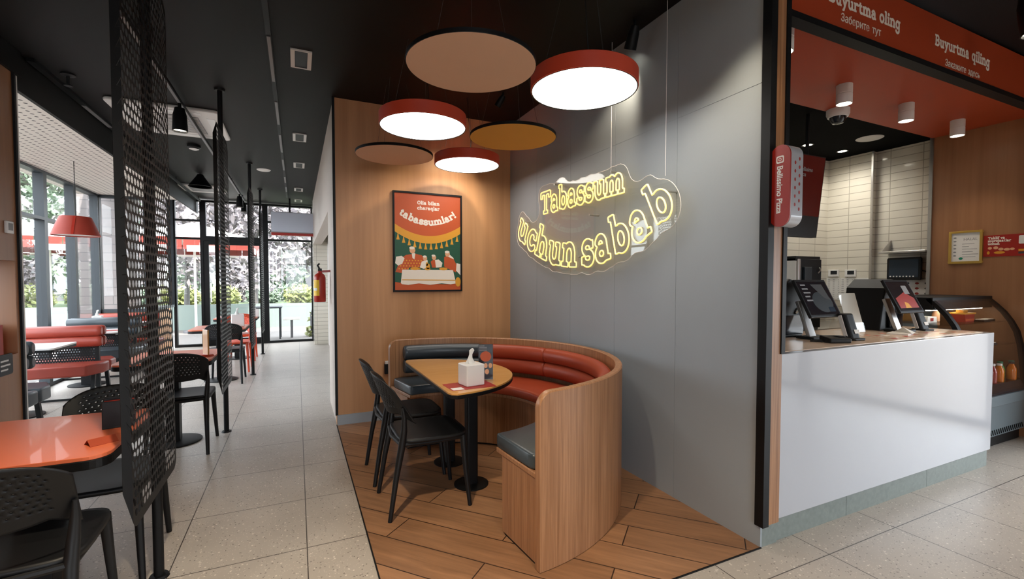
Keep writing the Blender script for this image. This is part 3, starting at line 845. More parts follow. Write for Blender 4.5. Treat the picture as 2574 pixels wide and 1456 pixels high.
MB().box(-.05, -.006, .012, .05, .006, .23).build('board', 'oak_table', ms, bevel=.003)
tissue_box((-.78, 7.66, .7515), R(10), 'white tissue box on the pink-orange table', s=.16)
tissue_box((-.70, 9.58, .7515), R(10), 'white tissue box on the farthest orange table by the door', s=.13)

# ------------------------------------------------------------------ perforated screens on poles
def screen_mesh():
    NU, NV = 19, 64
    z0, z1 = .435, 2.715
    def fn(s, t):
        # the first column is the folded flange, the rest the flat sheet
        if s <= 1: x, y = -.023*(1-s), -.024*(1-s)
        else: x, y = 0.0, (s-1)*.0385
        e0 = (s-1)*.0385; e1 = (NU-s)*.0385
        lo = z0 + (.12*(1-s) if s < 1 else 0) + .03*max(0, 1-e1/.05)**2 + (.03*max(0, 1-e0/.04)**2 if s >= 1 else .03)
        hi = z1 - (.10*(1-s) if s < 1 else 0) - .07*max(0, 1-e1/.10)
        return (x, y, lo+(hi-lo)*t/NV)
    return perf(fn, NU, NV, .44, lambda i, j: 1 <= j <= NV-2 and i < NU-.9 and i >= 1, .98)
def screen(y, label):
    """pole at y; the sheet reaches .44 m towards the viewer and .25 m beyond"""
    o = thing('mesh_screen', label, 'screen', (-.585, y, 0))
    p = screen_mesh().build('perforated_sheet', 'black_metal', o, solid=.0014)
    p.location = (0, -.44, 0)
    MB().cyl(-.025, 0, 0, CEIL, .021, 20).build('pole', 'black_metal', o, smooth=True)
    MB().lathe([(0, .014), (.036, .012), (.042, 0), (0, 0)], 24, (-.025, 0, 0)).build('foot', 'black_metal', o, smooth=True)
    MB().lathe([(0, CEIL), (.045, CEIL), (.040, CEIL-.02), (0, CEIL-.02)], 24, (-.025, 0, 0)).build('ceiling_rose', 'black_metal', o, smooth=True)
    for z in (.62, 1.55, 2.55): MB().box(-.03, -.018, z-.02, -.001, .018, z+.02).build('bracket', 'black_metal', o)
    return o
s0 = screen(2.645, 'tall black perforated metal screen nearest the viewer, reaching above the large orange table')
S1_ = dup(s0, (-.585, 4.963, 0), None, 'black perforated metal screen on a pole beside the table with the wooden menu stand')
dup(s0, (-.585, 7.839, 0), None, 'black perforated screen and pole beside the pink-orange table, third along the aisle')
dup(s0, (-.585, 9.995, 0), None, 'farthest black screen and pole along the aisle, by the glass door')

for ch in s0.children:
    if ch.name.startswith('perforated_sheet'): ch.scale = (1, 1, 1.05); ch.location.z = -.022      # the nearest sheet is a little taller

# ------------------------------------------------------------------ booths on the left
def booth(y, m, label, x1=-2.12, x0=-3.0, near=True, far=True):
    o = thing('booth_bench', label, 'bench', (0, y, 0))
    for s in ((-1,) if near else ()) + ((1,) if far else ()):
        pts = [(x0, s*.02), (x1, s*.02), (x1, s*.20), (x1-.10, s*.42), (x0, s*.42)]
        if s > 0: pts = pts[::-1]
        MB().prism(pts[::-1] if s < 0 else pts[::-1], .295, .42).build('seat_cushion', m, o, bevel=.02, smooth=True, seg=3)
        for z0 in (.60, .725):
            pr = [(s*(.012+.045*(1+math.cos(a))), z0+.065+.065*math.sin(a)) for a in [2*PI*q/14 for q in range(14)]]
            xs_ = [x0, x0+.01, x1-.10, x1-.07, x1-.055]; sc = [.9, 1, 1, .93, .7]
            vs = []; cy = s*.057; cz = z0+.065
            for x, k_ in zip(xs_, sc): vs += [(x, cy+(a-cy)*k_, cz+(b_-cz)*k_) for a, b_ in pr]
            n = 14
            MB().add(vs, [(i*n+q, i*n+(q+1) % n, (i+1)*n+(q+1) % n, (i+1)*n+q) for i in range(4) for q in range(n)] + [tuple(range(n)), tuple(4*n+q for q in range(n-1, -1, -1))]).build('back_cushion', m, o, smooth=True)
    perf(lambda s_, t: (x0+(x1-x0-.13)*s_/30, 0, .40+.21*t/7), 30, 7, .30, lambda i, j: True).build('mesh_back', 'black_metal', o, solid=.004)
    MB().box(x1-.14, -.02, .0, x1-.10, .02, .70).build('post', 'black_metal', o)
    for s in ((-1,) if near else ()) + ((1,) if far else ()):
        MB().obox((x1-.10, s*.235, .15), (1, 0, 0), (0, 1, s*.25), (0, -s*.25, 1), .018, .018, .152).build('leg', 'black_metal', o)
    MB().box(x1-.115, -.26 if near else -.02, 0, x1-.085, .26 if far else .02, .022).box(x0, -.26, 0, x1-.115, -.235, .022).build('skid_frame', 'black_metal', o)
    return o
booth(5.56, 'dark_leather', 'dark grey booth bench just behind the tray station wall, mostly hidden by it')
mat('booth_red', srgb(150, 58, 44), .38, vary=.08, bump=.12, spec=.4)
booth(7.30, 'booth_red', 'red double booth bench with mesh back, the one in full view behind the white table')
booth(8.75, 'dark_leather', 'dark grey booth bench with rolled back between the two red ones')
booth(9.93, 'booth_red', 'red booth bench against the sill under the end window', far=False)
def booth_table(loc, label):
    o = thing('booth_table', label, 'table', loc)
    MB().prism(rrect(.78, .58, .03, 4), .705, .722).build('table_top', 'white_top', o, bevel=.002)
    MB().prism(rrect(.776, .576, .03, 4), .680, .705).build('table_edge', 'black_metal', o)
    MB().box(-.05, -.05, .01, .05, .05, .68).build('column', 'black_metal', o)
    MB().lathe([(0, .016), (.2, .012), (.2, 0), (0, 0)], 36).build('base_plate', 'black_metal', o)
    return o
booth_table((-2.62, 6.42, 0), 'white booth table in front of the full-view red bench')
booth_table((-2.58, 8.03, 0), 'white booth table between the red and dark grey benches under the red lampshade')
booth_table((-2.60, 9.36, 0), 'white booth table in front of the end window')
mats = thing('table_mat', 'red paper mat on the white booth table under the red lampshade', 'mat', (-2.36, 8.02, .7228), R(10))
MB().prism(rrect(.28, .2, .01, 3), 0, .0008).build('sheet', 'print_red', mats)
tissue_box((-2.86, 9.36, .7228), R(5), 'white tissue box on the booth table by the end window', s=.12)

mat('shade_red', srgb(158, 54, 38), .6)
lp = thing('pendant_lamp', 'red cone lampshade pendant hanging over the booths by the windows', 'lamp', (-2.43, 7.36, 1.95))
MB().lathe([(.232, 0), (.150, .225), (.144, .225), (.226, 0), (.232, 0)], 36).build('lamp_shade', 'shade_red', lp, smooth=True)
MB().lathe([(0, .224), (.147, .224), (.147, .230), (0, .232)], 36).build('shade_top', 'shade_red', lp)
MB().lathe([(0, .012), (.224, .012), (.224, .016), (0, .016)], 36).build('diffuser', 'white_plastic', lp)
MB().obox((.155*math.cos(R(-75)), .155*math.sin(R(-75)) - .04, .112), (math.cos(R(15)), math.sin(R(15)), 0), (0, .34, .94), (0, .94, -.34), .012, .118, .003).build('strap', 'signal_red', lp)
MB().tube([(0, 0, .23), (0, 0, .90)], .004, 6).build('cord', 'black_metal', lp)

# tray station details on the left wall
th = thing('thermostat', 'white square thermostat on the wood wall above the tray station opening', 'thermostat', (-1.90, 4.60, 1.79))
MB().box(0, -.045, -.045, .018, .045, .045).build('housing', 'white_plastic', th, bevel=.005)
MB().box(.018, -.028, -.022, .0195, .028, .030).build('display', 'ink_grey', th)
sg = thing('tray_sign', 'small dark grey rounded sign with white lines on the tray station', 'sign', (-1.90, 4.50, .80))
MB().prism(rrect(.19, .15, .02, 4), 0, .006, lambda a, b_, h: (h, a, b_)).build('plate', 'black_plastic', sg)
for q, w_ in enumerate((.10, .12, .09)): MB().box(.006, .0-.06+.0, .022-.032*q, .0066, -.06+w_, .034-.032*q).build('printed_line', 'white_paint', sg)
tr_ = thing('paper_tray', 'brown card box of leaflets inside the tray station opening', 'box', (-2.02, 4.52, .861))
MB().box(-.1, -.07, 0, .08, .07, .22).build('box', 'signal_red', tr_)
MB().box(-.09, -.06, .22, .07, .06, .222).build('leaflets', 'oak_table', tr_)

# ------------------------------------------------------------------ ceiling fittings
def vent(y, label):
    o = thing('ceiling_vent', label, 'vent', (.055, y, CEIL), 0, 'square vents along the aisle ceiling')
    MB().box(-.075, -.16, -.012, -.045, .16, 0).box(.045, -.16, -.012, .075, .16, 0).box(-.075, -.16, -.012, .075, -.15, 0).box(-.075, .15, -.012, .075, .16, 0).build('frame', 'white_paint', o)
    MB().box(-.045, -.15, -.006, .045, .15, 0).build('grille', 'black_plastic', o)
    return o
v0 = vent(4.03, 'slim white framed ceiling vent nearest the viewer')
for yy, lb in ((6.20, 'white framed ceiling vent second from the viewer above the aisle'), (7.68, 'white framed ceiling vent third from the viewer above the aisle'), (9.72, 'white framed ceiling vent second from the far glazing'), (11.05, 'white framed ceiling vent closest to the far glazing')):
    c = dup(v0, (.055, yy, CEIL), None, lb)
ac = thing('air_conditioner', 'square white ceiling air conditioner behind the nearest mesh screen', 'air conditioner', (-1.17, 6.10, CEIL-.001))
MB().prism(rrect(.93, 1.03, .05, 5), -.035, 0).build('panel', 'white_paint', ac, bevel=.012)
MB().box(-.26, -.30, -.040, .26, .30, -.034).build('grille', 'ink_grey', ac)
for q in range(14): MB().box(-.255, -.285+.042*q, -.044, .255, -.272+.042*q, -.039).build('grille_bar', 'white_paint', ac)
for sx, sy, lx, ly in ((0, -.42, .30, .035), (0, .42, .30, .035), (-.37, 0, .035, .30), (.37, 0, .035, .30)):
    MB().box(sx-lx, sy-ly, -.039, sx+lx, sy+ly, -.034).build('air_slot', 'white_plastic', ac)
ac2 = thing('air_conditioner', 'white ceiling air conditioner behind the black cone pendant, far down the room', 'air conditioner', (-1.55, 10.3, CEIL-.001))
MB().prism(rrect(.70, .70, .05, 5), -.035, 0).build('panel', 'white_paint', ac2, bevel=.012)
MB().box(-.2, -.2, -.040, .2, .2, -.034).build('grille', 'ink_grey', ac2)
sd = thing('smoke_detector', 'small round smoke detector on the ceiling past the air conditioner', 'smoke detector', (-1.17, 7.14, CEIL))
MB().lathe([(0, -.05), (.05, -.05), (.075, -.03), (.075, 0), (0, 0)], 28).build('body', 'black_plastic', sd, smooth=True)
MB().lathe([(0, -.062), (.03, -.06), (.055, -.05), (0, -.05)], 28).build('cap', 'white_plastic', sd, smooth=True)
df = thing('ceiling_speaker', 'small round white ceiling speaker beyond the second mesh screen', 'speaker', (-.445, 8.25, CEIL))
MB().lathe([(0, -.012), (.085, -.012), (.10, 0), (0, 0)], 28).build('cover', 'white_paint', df, smooth=True)
sp = thing('sprinkler', 'black sprinkler head on the dark ceiling left of the nearest mesh screen', 'sprinkler', (-1.72, 5.15, CEIL))
MB().lathe([(0, -.10), (.03, -.10), (.03, -.092), (.008, -.09), (.012, -.02), (.05, -.012), (.05, 0), (0, 0)], 16).build('head', 'black_plastic', sp)
cone = thing('cone_pendant', 'black cone shaped pendant close under the ceiling between the mesh screens', 'lamp', (-1.40, 9.0, 2.93))
MB().lathe([(.17, 0), (.055, .17), (.04, .20), (0, .20), (0, .185), (.16, 0)], 28).build('shade', 'black_metal', cone, smooth=True)
MB().tube([(0, 0, .2), (0, 0, .21)], .01, 8).build('mount', 'black_metal', cone)
def track(label, x, y0, y1, segs, w=.034, m='black_metal', drop=.0):
    o = thing('lighting_track', label, 'track', (x, (y0+y1)/2, CEIL-drop))
    L = (y1-y0)/2
    if drop:
        for q in range(5): MB().tube([(0, -L*.9+L*.45*q, 0), (0, -L*.9+L*.45*q, drop)], .006, 6).build('hanger', 'black_metal', o)
    MB().box(-w/2, -L, -.028, w/2, L, 0).build('rail', m, o)
    for a, b_ in segs:
        MB().box(-w*.34, a-(y0+y1)/2, -.034, w*.34, b_-(y0+y1)/2, -.027).build('cover_strip', 'ink_grey', o)
    return o
track('thin black ceiling track running above the aisle, with lighter cover strips', -.156, 2.2, 10.6, [(3.7, 4.5), (5.0, 5.7), (6.1, 6.9), (7.3, 8.0), (8.5, 9.0), (9.4, 9.9)])
track('pale ceiling track with black spotlights behind the mesh screens', -.966, 3.6, 11.2, [(3.7, 7.4), (8.2, 11.1)], drop=.055)
track('black ceiling track along the edge of the lowered booth ceiling', -1.86, 4.9, 8.2, [(5.9, 6.6)], .05)
track('dark ceiling track by the booths in front of the far glazing', -1.80, 8.6, 11.5, [], .03, drop=.055)
def spot(loc, label, aim=(0, 0, -1), s=1.0, power=0, cone_=60):
    o = thing('spotlight', label, 'spotlight', loc)
    a = Vector(aim).normalized()
    u = Vector((1, 0, 0)) if abs(a.x) < .9 else Vector((0, 1, 0))
    e1 = a.cross(u).normalized(); e2 = a.cross(e1)
    st = Vector((0, 0, -.06*s))
    MB().tube([(0, 0, 0), (0, 0, -.07*s)], .012*s, 10).build('stem', 'black_metal', o)
    def lat(prof):
        m = MB(); n = 24; vs = []
        for r, h in prof:
            for q in range(n):
                t_ = 2*PI*q/n; vs.append(tuple(st + a*h + e1*r*math.cos(t_) + e2*r*math.sin(t_)))
        k_ = len(prof)
        return m.add(vs, [(i*n+q, i*n+(q+1) % n, (i+1)*n+(q+1) % n, (i+1)*n+q) for i in range(k_-1) for q in range(n)])
    lat([(.001, -.02*s), (.032*s, -.02*s), (.036*s, 0), (.044*s, .03*s), (.050*s, .15*s), (.046*s, .15*s), (.044*s, .135*s)]).build('housing', 'black_metal', o, smooth=True)
    lat([(.0445*s, .137*s), (.001, .137*s)]).build('lens', 'spot_glow', o)
    if power:
        d = bpy.data.lights.new('spot_light', 'SPOT'); d.energy = power; d.spot_size = R(cone_); d.spot_blend = .9; d.color = (1.0, .84, .62); d.shadow_soft_size = .04
        l = bpy.data.objects.new('spot_light', d); COL.objects.link(l); l.parent = o
        l.location = st + a*(.16*s); l.rotation_euler = a.to_track_quat('-Z', 'Y').to_euler()
    return o
spot((-.966, 5.25, CEIL-.083), 'black cylinder spotlight on the pale track in front of the air conditioner', s=1.25, power=14)
spot((-.966, 10.2, CEIL-.083), 'black cylinder spotlight at the far end of the pale track', s=1.2, power=8)
spot((-.966, 11.0, CEIL-.083), 'smallest black spotlight on the pale track, against the far glazing', s=1.1)
spot((2.07, 2.50, CEIL), 'dark track spotlight on the ceiling beside the top of the grey wall', aim=(.10, .50, -.86), s=.85, power=38, cone_=70)
spot((3.92, 1.22, CEIL), 'black ceiling spotlight cut off at the upper right corner', aim=(.05, -.15, -1), s=1.4, power=60, cone_=90)
# spotlights of the nook that stand above the frame
spot((1.75, 3.95, CEIL), 'black ceiling spotlight at the inner corner above the mustard disc', aim=(-.50, .78, -1.15), s=.65, power=75, cone_=70)
spot((1.9, 1.35, CEIL), 'black ceiling spotlight in front of the grey wall, above the picture edge', aim=(.15, .55, -1.0), s=1.0, power=60, cone_=56)

spot((-.97, 1.9, CEIL-.03), 'added unseen black spotlight above the large orange table, past the picture edge', s=1.2, power=35, cone_=80)  # added out of view to brighten the orange table top
spot((-.16, 1.2, CEIL-.03), 'added unseen black spotlight over the aisle, past the picture edge', s=1.2, power=280, cone_=110)  # extra lamp out of view, lights the near aisle floor
spot((2.6, .3, CEIL-.03), 'added unseen black spotlight in front of the wooden jamb, past the picture edge', aim=(.1, -.1, -1), s=1.2, power=40, cone_=90)  # unseen lamp put in to lift the floor before the jamb
spot((4.3, .0, CEIL-.03), 'added unseen black spotlight in front of the food case, past the picture edge', aim=(.05, .1, -1), s=1.2, power=30, cone_=90)  # unseen fill for the floor at the right, added
spot((.9, .4, CEIL-.03), 'added unseen black spotlight in front of the nook, past the picture edge', s=1.2, power=90, cone_=90)  # added lamp, never in view, for the floor before the nook

# ------------------------------------------------------------------ round pendants over the nook
ZP = 2.5
def wires(o, r, top, n=3, a0=0, conv=.25):
    for q in range(n):
        a = R(a0+360*q/n)
        MB().tube([(r*math.cos(a), r*math.sin(a), top), (r*conv*math.cos(a), r*conv*math.sin(a), CEIL-ZP)], .0011, 5).build('wire', 'ink', o)
def drum(x, y, label, power=30):
    o = thing('drum_lamp', label, 'lamp', (x, y, ZP))
    MB().lathe([(.304, 0), (.308, .004), (.308, .085), (.302, .090), (0, .090), (0, .084), (.298, .084), (.300, .002), (.304, 0)], 72).build('drum', 'drum_red', o, smooth=True)
    MB().lathe([(0, .003), (.2985, .003), (.2985, .010), (0, .010)], 72).build('diffuser', 'lamp_diffuser', o)
    MB().lathe([(.2985, .0), (.3045, -.001), (.3045, .006), (.2985, .006), (.2985, .0)], 72).build('rim', 'black_metal', o)
    wires(o, .25, .09, 3, 20, .45)
    MB().tube([(.02, 0, .09), (.05, .03, .25), (.02, .01, .45), (0, 0, CEIL-ZP)], .003, 6).build('cable', 'black_metal', o)
    return o
def disc(x, y, m, label, a0=30):
    o = thing('acoustic_disc', label, 'ceiling disc', (x, y, ZP))
    MB().lathe([(0, 0), (.328, 0), (.330, .003), (0, .003)], 72).build('face', m, o)
    MB().lathe([(.331, .001), (.332, .003), (.332, .022), (.326, .025), (0, .025), (0, .003), (.331, .003)], 72).build('rim', 'black_metal', o)
    wires(o, .26, .025, 3, a0, .40)
    return o
disc(.829, 2.269, 'tan_felt', 'largest looking tan round disc hanging closest to the viewer', 10)
drum(1.523, 2.283, 'lit red drum lamp in front of the grey wall, the biggest and brightest one')
drum(.838, 3.306, 'lit red drum lamp in the middle row by the wood wall')
disc(1.527, 3.259, 'mustard_felt', 'mustard yellow round disc hanging near the grey wall', 50)
disc(.797, 4.151, 'tan_felt', 'small looking tan round disc hanging closest to the poster wall', 0)
drum(1.49, 4.21, 'lit red drum lamp farthest back, above and beside the poster')

# ------------------------------------------------------------------ neon sign on the grey wall
ns = thing('neon_sign', 'yellow neon outline sign reading Tabassum uchun sabab on clear acrylic', 'sign', (2.11, 3.20, 1.9))
def n_line(a, b_, h): return (-.012-h, -a, b_)            # a runs towards the viewer along the wall
loops1, w1 = slab('Tabassum', .13, .05)
xh = .146; sx = 1.225/(w1)
neon_loops = [[(a*sx-.645, b_*xh+.122) for a, b_ in lp_] for lp_ in loops1]
RA = 1.99
def arc_text(text, ang0, ang1, xh_, h):
    lps, w_ = slab(text, h, .08); out = []
    for lp_ in lps:
        q = []
        for a, b_ in lp_:
            th_ = ang0 + (ang1-ang0)*a/w_; rr_ = RA - b_*xh_
            q.append((-.02+rr_*math.sin(th_), (-.385+RA) - rr_*math.cos(th_)))
        out.append(q)
    return out
neon_loops += arc_text('uchun', R(-35.6), R(-.3), .205, .13)
neon_loops += arc_text('sabab', R(2.0), R(33.5), .205, .13)
for lp_ in neon_loops:
    q = lp_[::2] if len(lp_) > 24 else lp_
    MB().tube([n_line(a, b_, .006) for a, b_ in q], .0058, 6, closed=True).build('neon_tube', 'neon_yellow', ns, smooth=True)
# clear backing sheet: the letters' outline grown by a few centimetres
allp = np.array([p for lp_ in neon_loops for p in lp_[::3]])
gx = np.arange(allp[:, 0].min()-.24, allp[:, 0].max()+.24, .014); gy = np.arange(allp[:, 1].min()-.24, allp[:, 1].max()+.24, .014)
GX, GY = np.meshgrid(gx, gy); DD = np.full(GX.shape, 9.0)
for px, py in allp: DD = np.minimum(DD, (GX-px)**2+(GY-py)**2)
DD = np.sqrt(DD)
edge_ = np.array([p for l in contours(DD-.17, gx, gy) for p in l])
ER = np.full(GX.shape, 9.0)
for px, py in edge_: ER = np.minimum(ER, (GX-px)**2+(GY-py)**2)
bl = contours(np.where(DD < .17, .108-np.sqrt(ER), .2), gx, gy)
bl = [max(bl, key=len)]
fill_loops('acrylic_sheet', bl, lambda a, b_, h: n_line(a, b_, -.006+h), 'acrylic', ns, .006)
for lp_ in bl:
    MB().tube([n_line(a, b_, -.004) for a, b_ in lp_[::2]], .0028, 5, closed=True).build('sheet_rim', 'paper', ns)
for a, b_ in ((-.40, .36), (.42, .30), (-1.05, .10), (.98, .06), (.0, -.30), (.15, .02)):
    MB().tube([(.073, -a, b_), (-.018, -a, b_)], .007, 8).build('standoff', 'steel', ns)
for a, b_ in ((.405, .26), (.96, .16)):
    MB().tube([(-.004, -a, b_), (-.002, -a, CEIL-1.9)], .0019, 6).build('wire', 'white_plastic', ns)

# ------------------------------------------------------------------ poster on the wood wall
po = thing('poster', 'framed orange and green poster of a family at a table on the wood wall', 'poster', (.88, 4.73, 1.29))
PW, PH = .725, 1.017
def pf(dz): return lambda a, b_, h: (a, -.014-dz-h, b_)
fr = MB()
for x0, z0, x1, z1 in ((0, 0, PW, .018), (0, PH-.018, PW, PH), (0, .018, .016, PH-.018), (PW-.016, .018, PW, PH-.018)): fr.box(x0, -.026, z0, x1, 0, z1)
fr.build('frame', 'black_metal', po)
pb = MB().box(.016, -.014, .018, PW-.016, -.002, PH-.018).build('print', 'print_orange', po)
i0, i1 = .017, PW-.017
def arcz(x, zc, sag): return zc + sag*((x-PW/2)/(PW/2))**2
xs_ = np.linspace(i0, i1, 40)
gp = [(i0, .10)] + [(x, .085+.01*math.sin(9*x)) for x in np.linspace(i0, i1, 12)][1:-1] + [(i1, .10)] + [(x, arcz(x, .505, .125)) for x in xs_[::-1]]
MB().prism(gp, 0, .0006, pf(0)).build('green_field', 'print_green', pb)
bp_ = [(x, arcz(x, .497, .125)) for x in xs_] + [(x, arcz(x, .575, .125)) for x in xs_[::-1]]
MB().prism(bp_, 0, .0006, pf(.0006)).build('yellow_band', 'print_yellow', pb)
ts = MB()
for q in range(12):
    x = .05+.0565*q; z = arcz(x, .497, .125)
    ts.prism([(x-.017, z-.062), (x+.017, z-.062), (x+.008, z-.026), (x+.003, z+.004), (x-.003, z+.004), (x-.008, z-.026)], 0, .0006, pf(.0012))
ts.build('tassels', 'print_yellow', pb)
# family: robes, heads, scarves, arms
fig = MB()
fig.prism([(.02, .20), (.10, .19), (.17, .25), (.32, .25), (.33, .33), (.29, .375), (.22, .39), (.13, .375), (.08, .34)], 0, .0005, pf(.0012))
fig.prism([(.53, .26), (.66, .20), (.665, .28), (.63, .35), (.57, .385), (.53, .36)], 0, .0005, pf(.0012))
fig.prism([(.40, .25), (.48, .25), (.47, .31), (.42, .34), (.385, .31)], 0, .0005, pf(.0012))
fig.build('robes', 'print_orange', pb)
dots = MB()
for q in range(34):
    x = .06+.03*(q % 8)+.015*((q//8) % 2); z = .235+.028*(q//8)
    dots.prism(ell(x, z, .008, .008, 6), 0, .0004, pf(.0018))
dots.build('robe_pattern', 'print_yellow', pb)
wh = MB()
wh.prism([(.02, .29), (.05, .265), (.09, .285), (.115, .34), (.085, .365), (.03, .355)], 0, .0005, pf(.0019))
wh.prism([(.27, .25), (.31, .235), (.36, .25), (.35, .33), (.29, .31)], 0, .0005, pf(.0019))
wh.prism([(.44, .25), (.50, .255), (.51, .30), (.47, .335), (.43, .33)], 0, .0005, pf(.0019))
wh.prism([(.66, .22), (.708, .17), (.708, .29), (.665, .30)], 0, .0005, pf(.0019))
wh.prism([(.54, .385), (.575, .40), (.63, .355), (.635, .34), (.60, .355), (.56, .37)], 0, .0005, pf(.0019))
wh.prism([(.195, .345), (.215, .33), (.225, .39), (.185, .41)], 0, .0005, pf(.0019))
wh.prism([(.09, .225), (.625, .225), (.655, .10), (.665, .085), (.60, .075), (.50, .085), (.38, .07), (.26, .085), (.15, .07), (.085, .078), (.075, .09)], 0, .0005, pf(.0025))
wh.build('tablecloth_and_scarves', 'print_white', pb)
for x, z, r_ in ((.195, .425, .030), (.325, .345, .022), (.42, .355, .023), (.565, .395, .026)): MB().prism(ell(x, z, r_, r_*1.15, 18), 0, .0005, pf(.0026)).build('head', 'print_skin', pb)
hc = MB()
for x, z, r_ in ((.190, .447, .028), (.322, .362, .020), (.414, .374, .020), (.562, .415, .026)): hc.prism(ell(x, z, r_, r_*.55, 14), 0, .0005, pf(.0032))
hc.build('caps', 'print_white', pb)
fd = MB()
for x, z, rx_, rz_ in ((.22, .237, .045, .016), (.355, .262, .022, .03), (.35, .235, .03, .014), (.52, .237, .045, .015), (.345, .285, .012, .02)): fd.prism(ell(x, z, rx_, rz_, 18), 0, .0004, pf(.0038))
fd.prism([(.083, .118), (.09, .126), (.65, .122), (.652, .114)], 0, .0004, pf(.0038))
fd.prism(ell(.68, .10, .03, .05, 18), 0, .0004, pf(.0038))
fd.build('food_and_stripe', 'print_yellow', pb)
def put(lines_, fn_, m, parent, name='lettering', h=.17):
    out = []
    for text, x0, z0, xh_, width, al in lines_:
        lp_, w_ = slab(text, h, .03)
        sx_ = width/w_
        for l in lp_: out.append([(x0+a*sx_ - (width/2 if al == 'c' else 0), z0+b_*xh_) for a, b_ in l])
    return fill_loops(name, out, fn_, m, parent, .0006)
put([('Olia bilan', .365, .895, .026, .235, 'c'), ('charaqlar', .365, .842, .026, .235, 'c')], pf(.0002), 'print_white', pb, h=.15)
lp_, w_ = slab('tabassumlar!', .165, .02); R2 = .50
tl = []
for l in lp_:
    tl.append([((R2-b_*.052)*math.sin(-.66+1.32*a/w_)+.363, .685+R2-(R2-b_*.052)*math.cos(-.66+1.32*a/w_)) for a, b_ in l])
fill_loops('lettering', tl, pf(.0002), 'print_white', pb, .0006)

sk = thing('wall_socket', 'black and white socket box on the wood wall just left of the banquette', 'socket', (.815, 4.73, .52))
MB().box(-.03, -.03, -.055, .05, 0, .045).build('box', 'black_plastic', sk, bevel=.004)
MB().box(-.025, -.03, .045, .05, 0, .075).build('cap', 'white_plastic', sk, bevel=.004)

# ------------------------------------------------------------------ end of the aisle
ex = thing('fire_extinguisher', 'red fire extinguisher with yellow label on the aisle wall near the far glazing', 'fire extinguisher', (.228, 5.46, 1.17))
MB().lathe([(0, 0), (.055, 0), (.060, .008), (.060, .265), (.050, .295), (.026, .315), (.022, .34), (0, .34)], 32).build('cylinder', 'signal_red', ex, smooth=True)
MB().sweep(lambda a: [(.0602, .07), (.0612, .07), (.0612, .24), (.0602, .24)], R(170), R(262), 14).build('label', 'yellow_label', ex)
MB().sweep(lambda a: [(.0612, .125), (.0616, .125), (.0616, .155), (.0612, .155)], R(190), R(240), 8).build('label_mark', 'paper', ex)
MB().box(-.018, -.018, .335, .022, .018, .365).tube([(0, 0, .36), (-.02, 0, .40), (.0, 0, .42)], .010, 8).build('valve', 'black_plastic', ex)
MB().obox((.055, 0, .335), (1, 0, .06), (0, 1, 0), (0, 0, 1), .055, .012, .012).build('bracket', 'signal_red', ex)
tv = thing('hanging_screen', 'pale hanging menu screen with a red strip in front of the far glazing', 'screen', (-.015, 10.9, 2.36))
MB().box(-.455, -.03, .055, .455, .04, .49).build('panel', 'ink_grey', tv, bevel=.004)
MB().box(-.450, -.032, .075, .450, -.029, .48).build('screen_face', 'pale_screen', tv)
MB().box(-.455, -.03, 0, .455, .04, .055).build('strip', 'print_red', tv, bevel=.004)
MB().tube([(-.10, 0, .49), (-.10, 0, CEIL-2.36)], .02, 10).build('hanger', 'black_metal', tv)

# ------------------------------------------------------------------ counter
ct = thing('service_counter', 'white glossy service counter with beige stone top and grey stone plinth', 'counter', (0, 1.602, 0))
MB().box(2.318, 0, .125, 4.745, .045, 1.012).box(4.70, .045, .125, 4.745, .60, 1.012).build('front_panel', 'white_gloss', ct, bevel=.003)
MB().box(2.32, .04, .12, 4.70, .60, .98).build('carcass', 'white_paint', ct)
MB().box(2.318, .046, .985, 4.699, .66, 1.014).build('counter_top', 'counter_top', ct, bevel=.002)
MB().box(2.313, .012, 0, 2.95, .55, .12).box(2.953, .012, 0, 3.86, .55, .12).box(3.863, .012, 0, 4.725, .55, .12).build('plinth', 'stone_plinth', ct)
cm = thing('counter_mat', 'red and white printed menu mat lying flat on the counter top', 'mat', (4.08, 1.84, 1.0145))
MB().prism(rrect(1.0, .34, .01, 3), 0, .0012).build('sheet', 'counter_top', cm)
for q in range(16):
    x, y = -.46+.065*(q % 14)+.02*math.sin(q*5), -.13+.26*((q*7) % 10)/10
    MB().prism(rrect(.05, .03, .004, 2, x, y), .0012, .0016).build('printed_panel', ('print_red', 'print_orange', 'paper')[q % 3], cm)

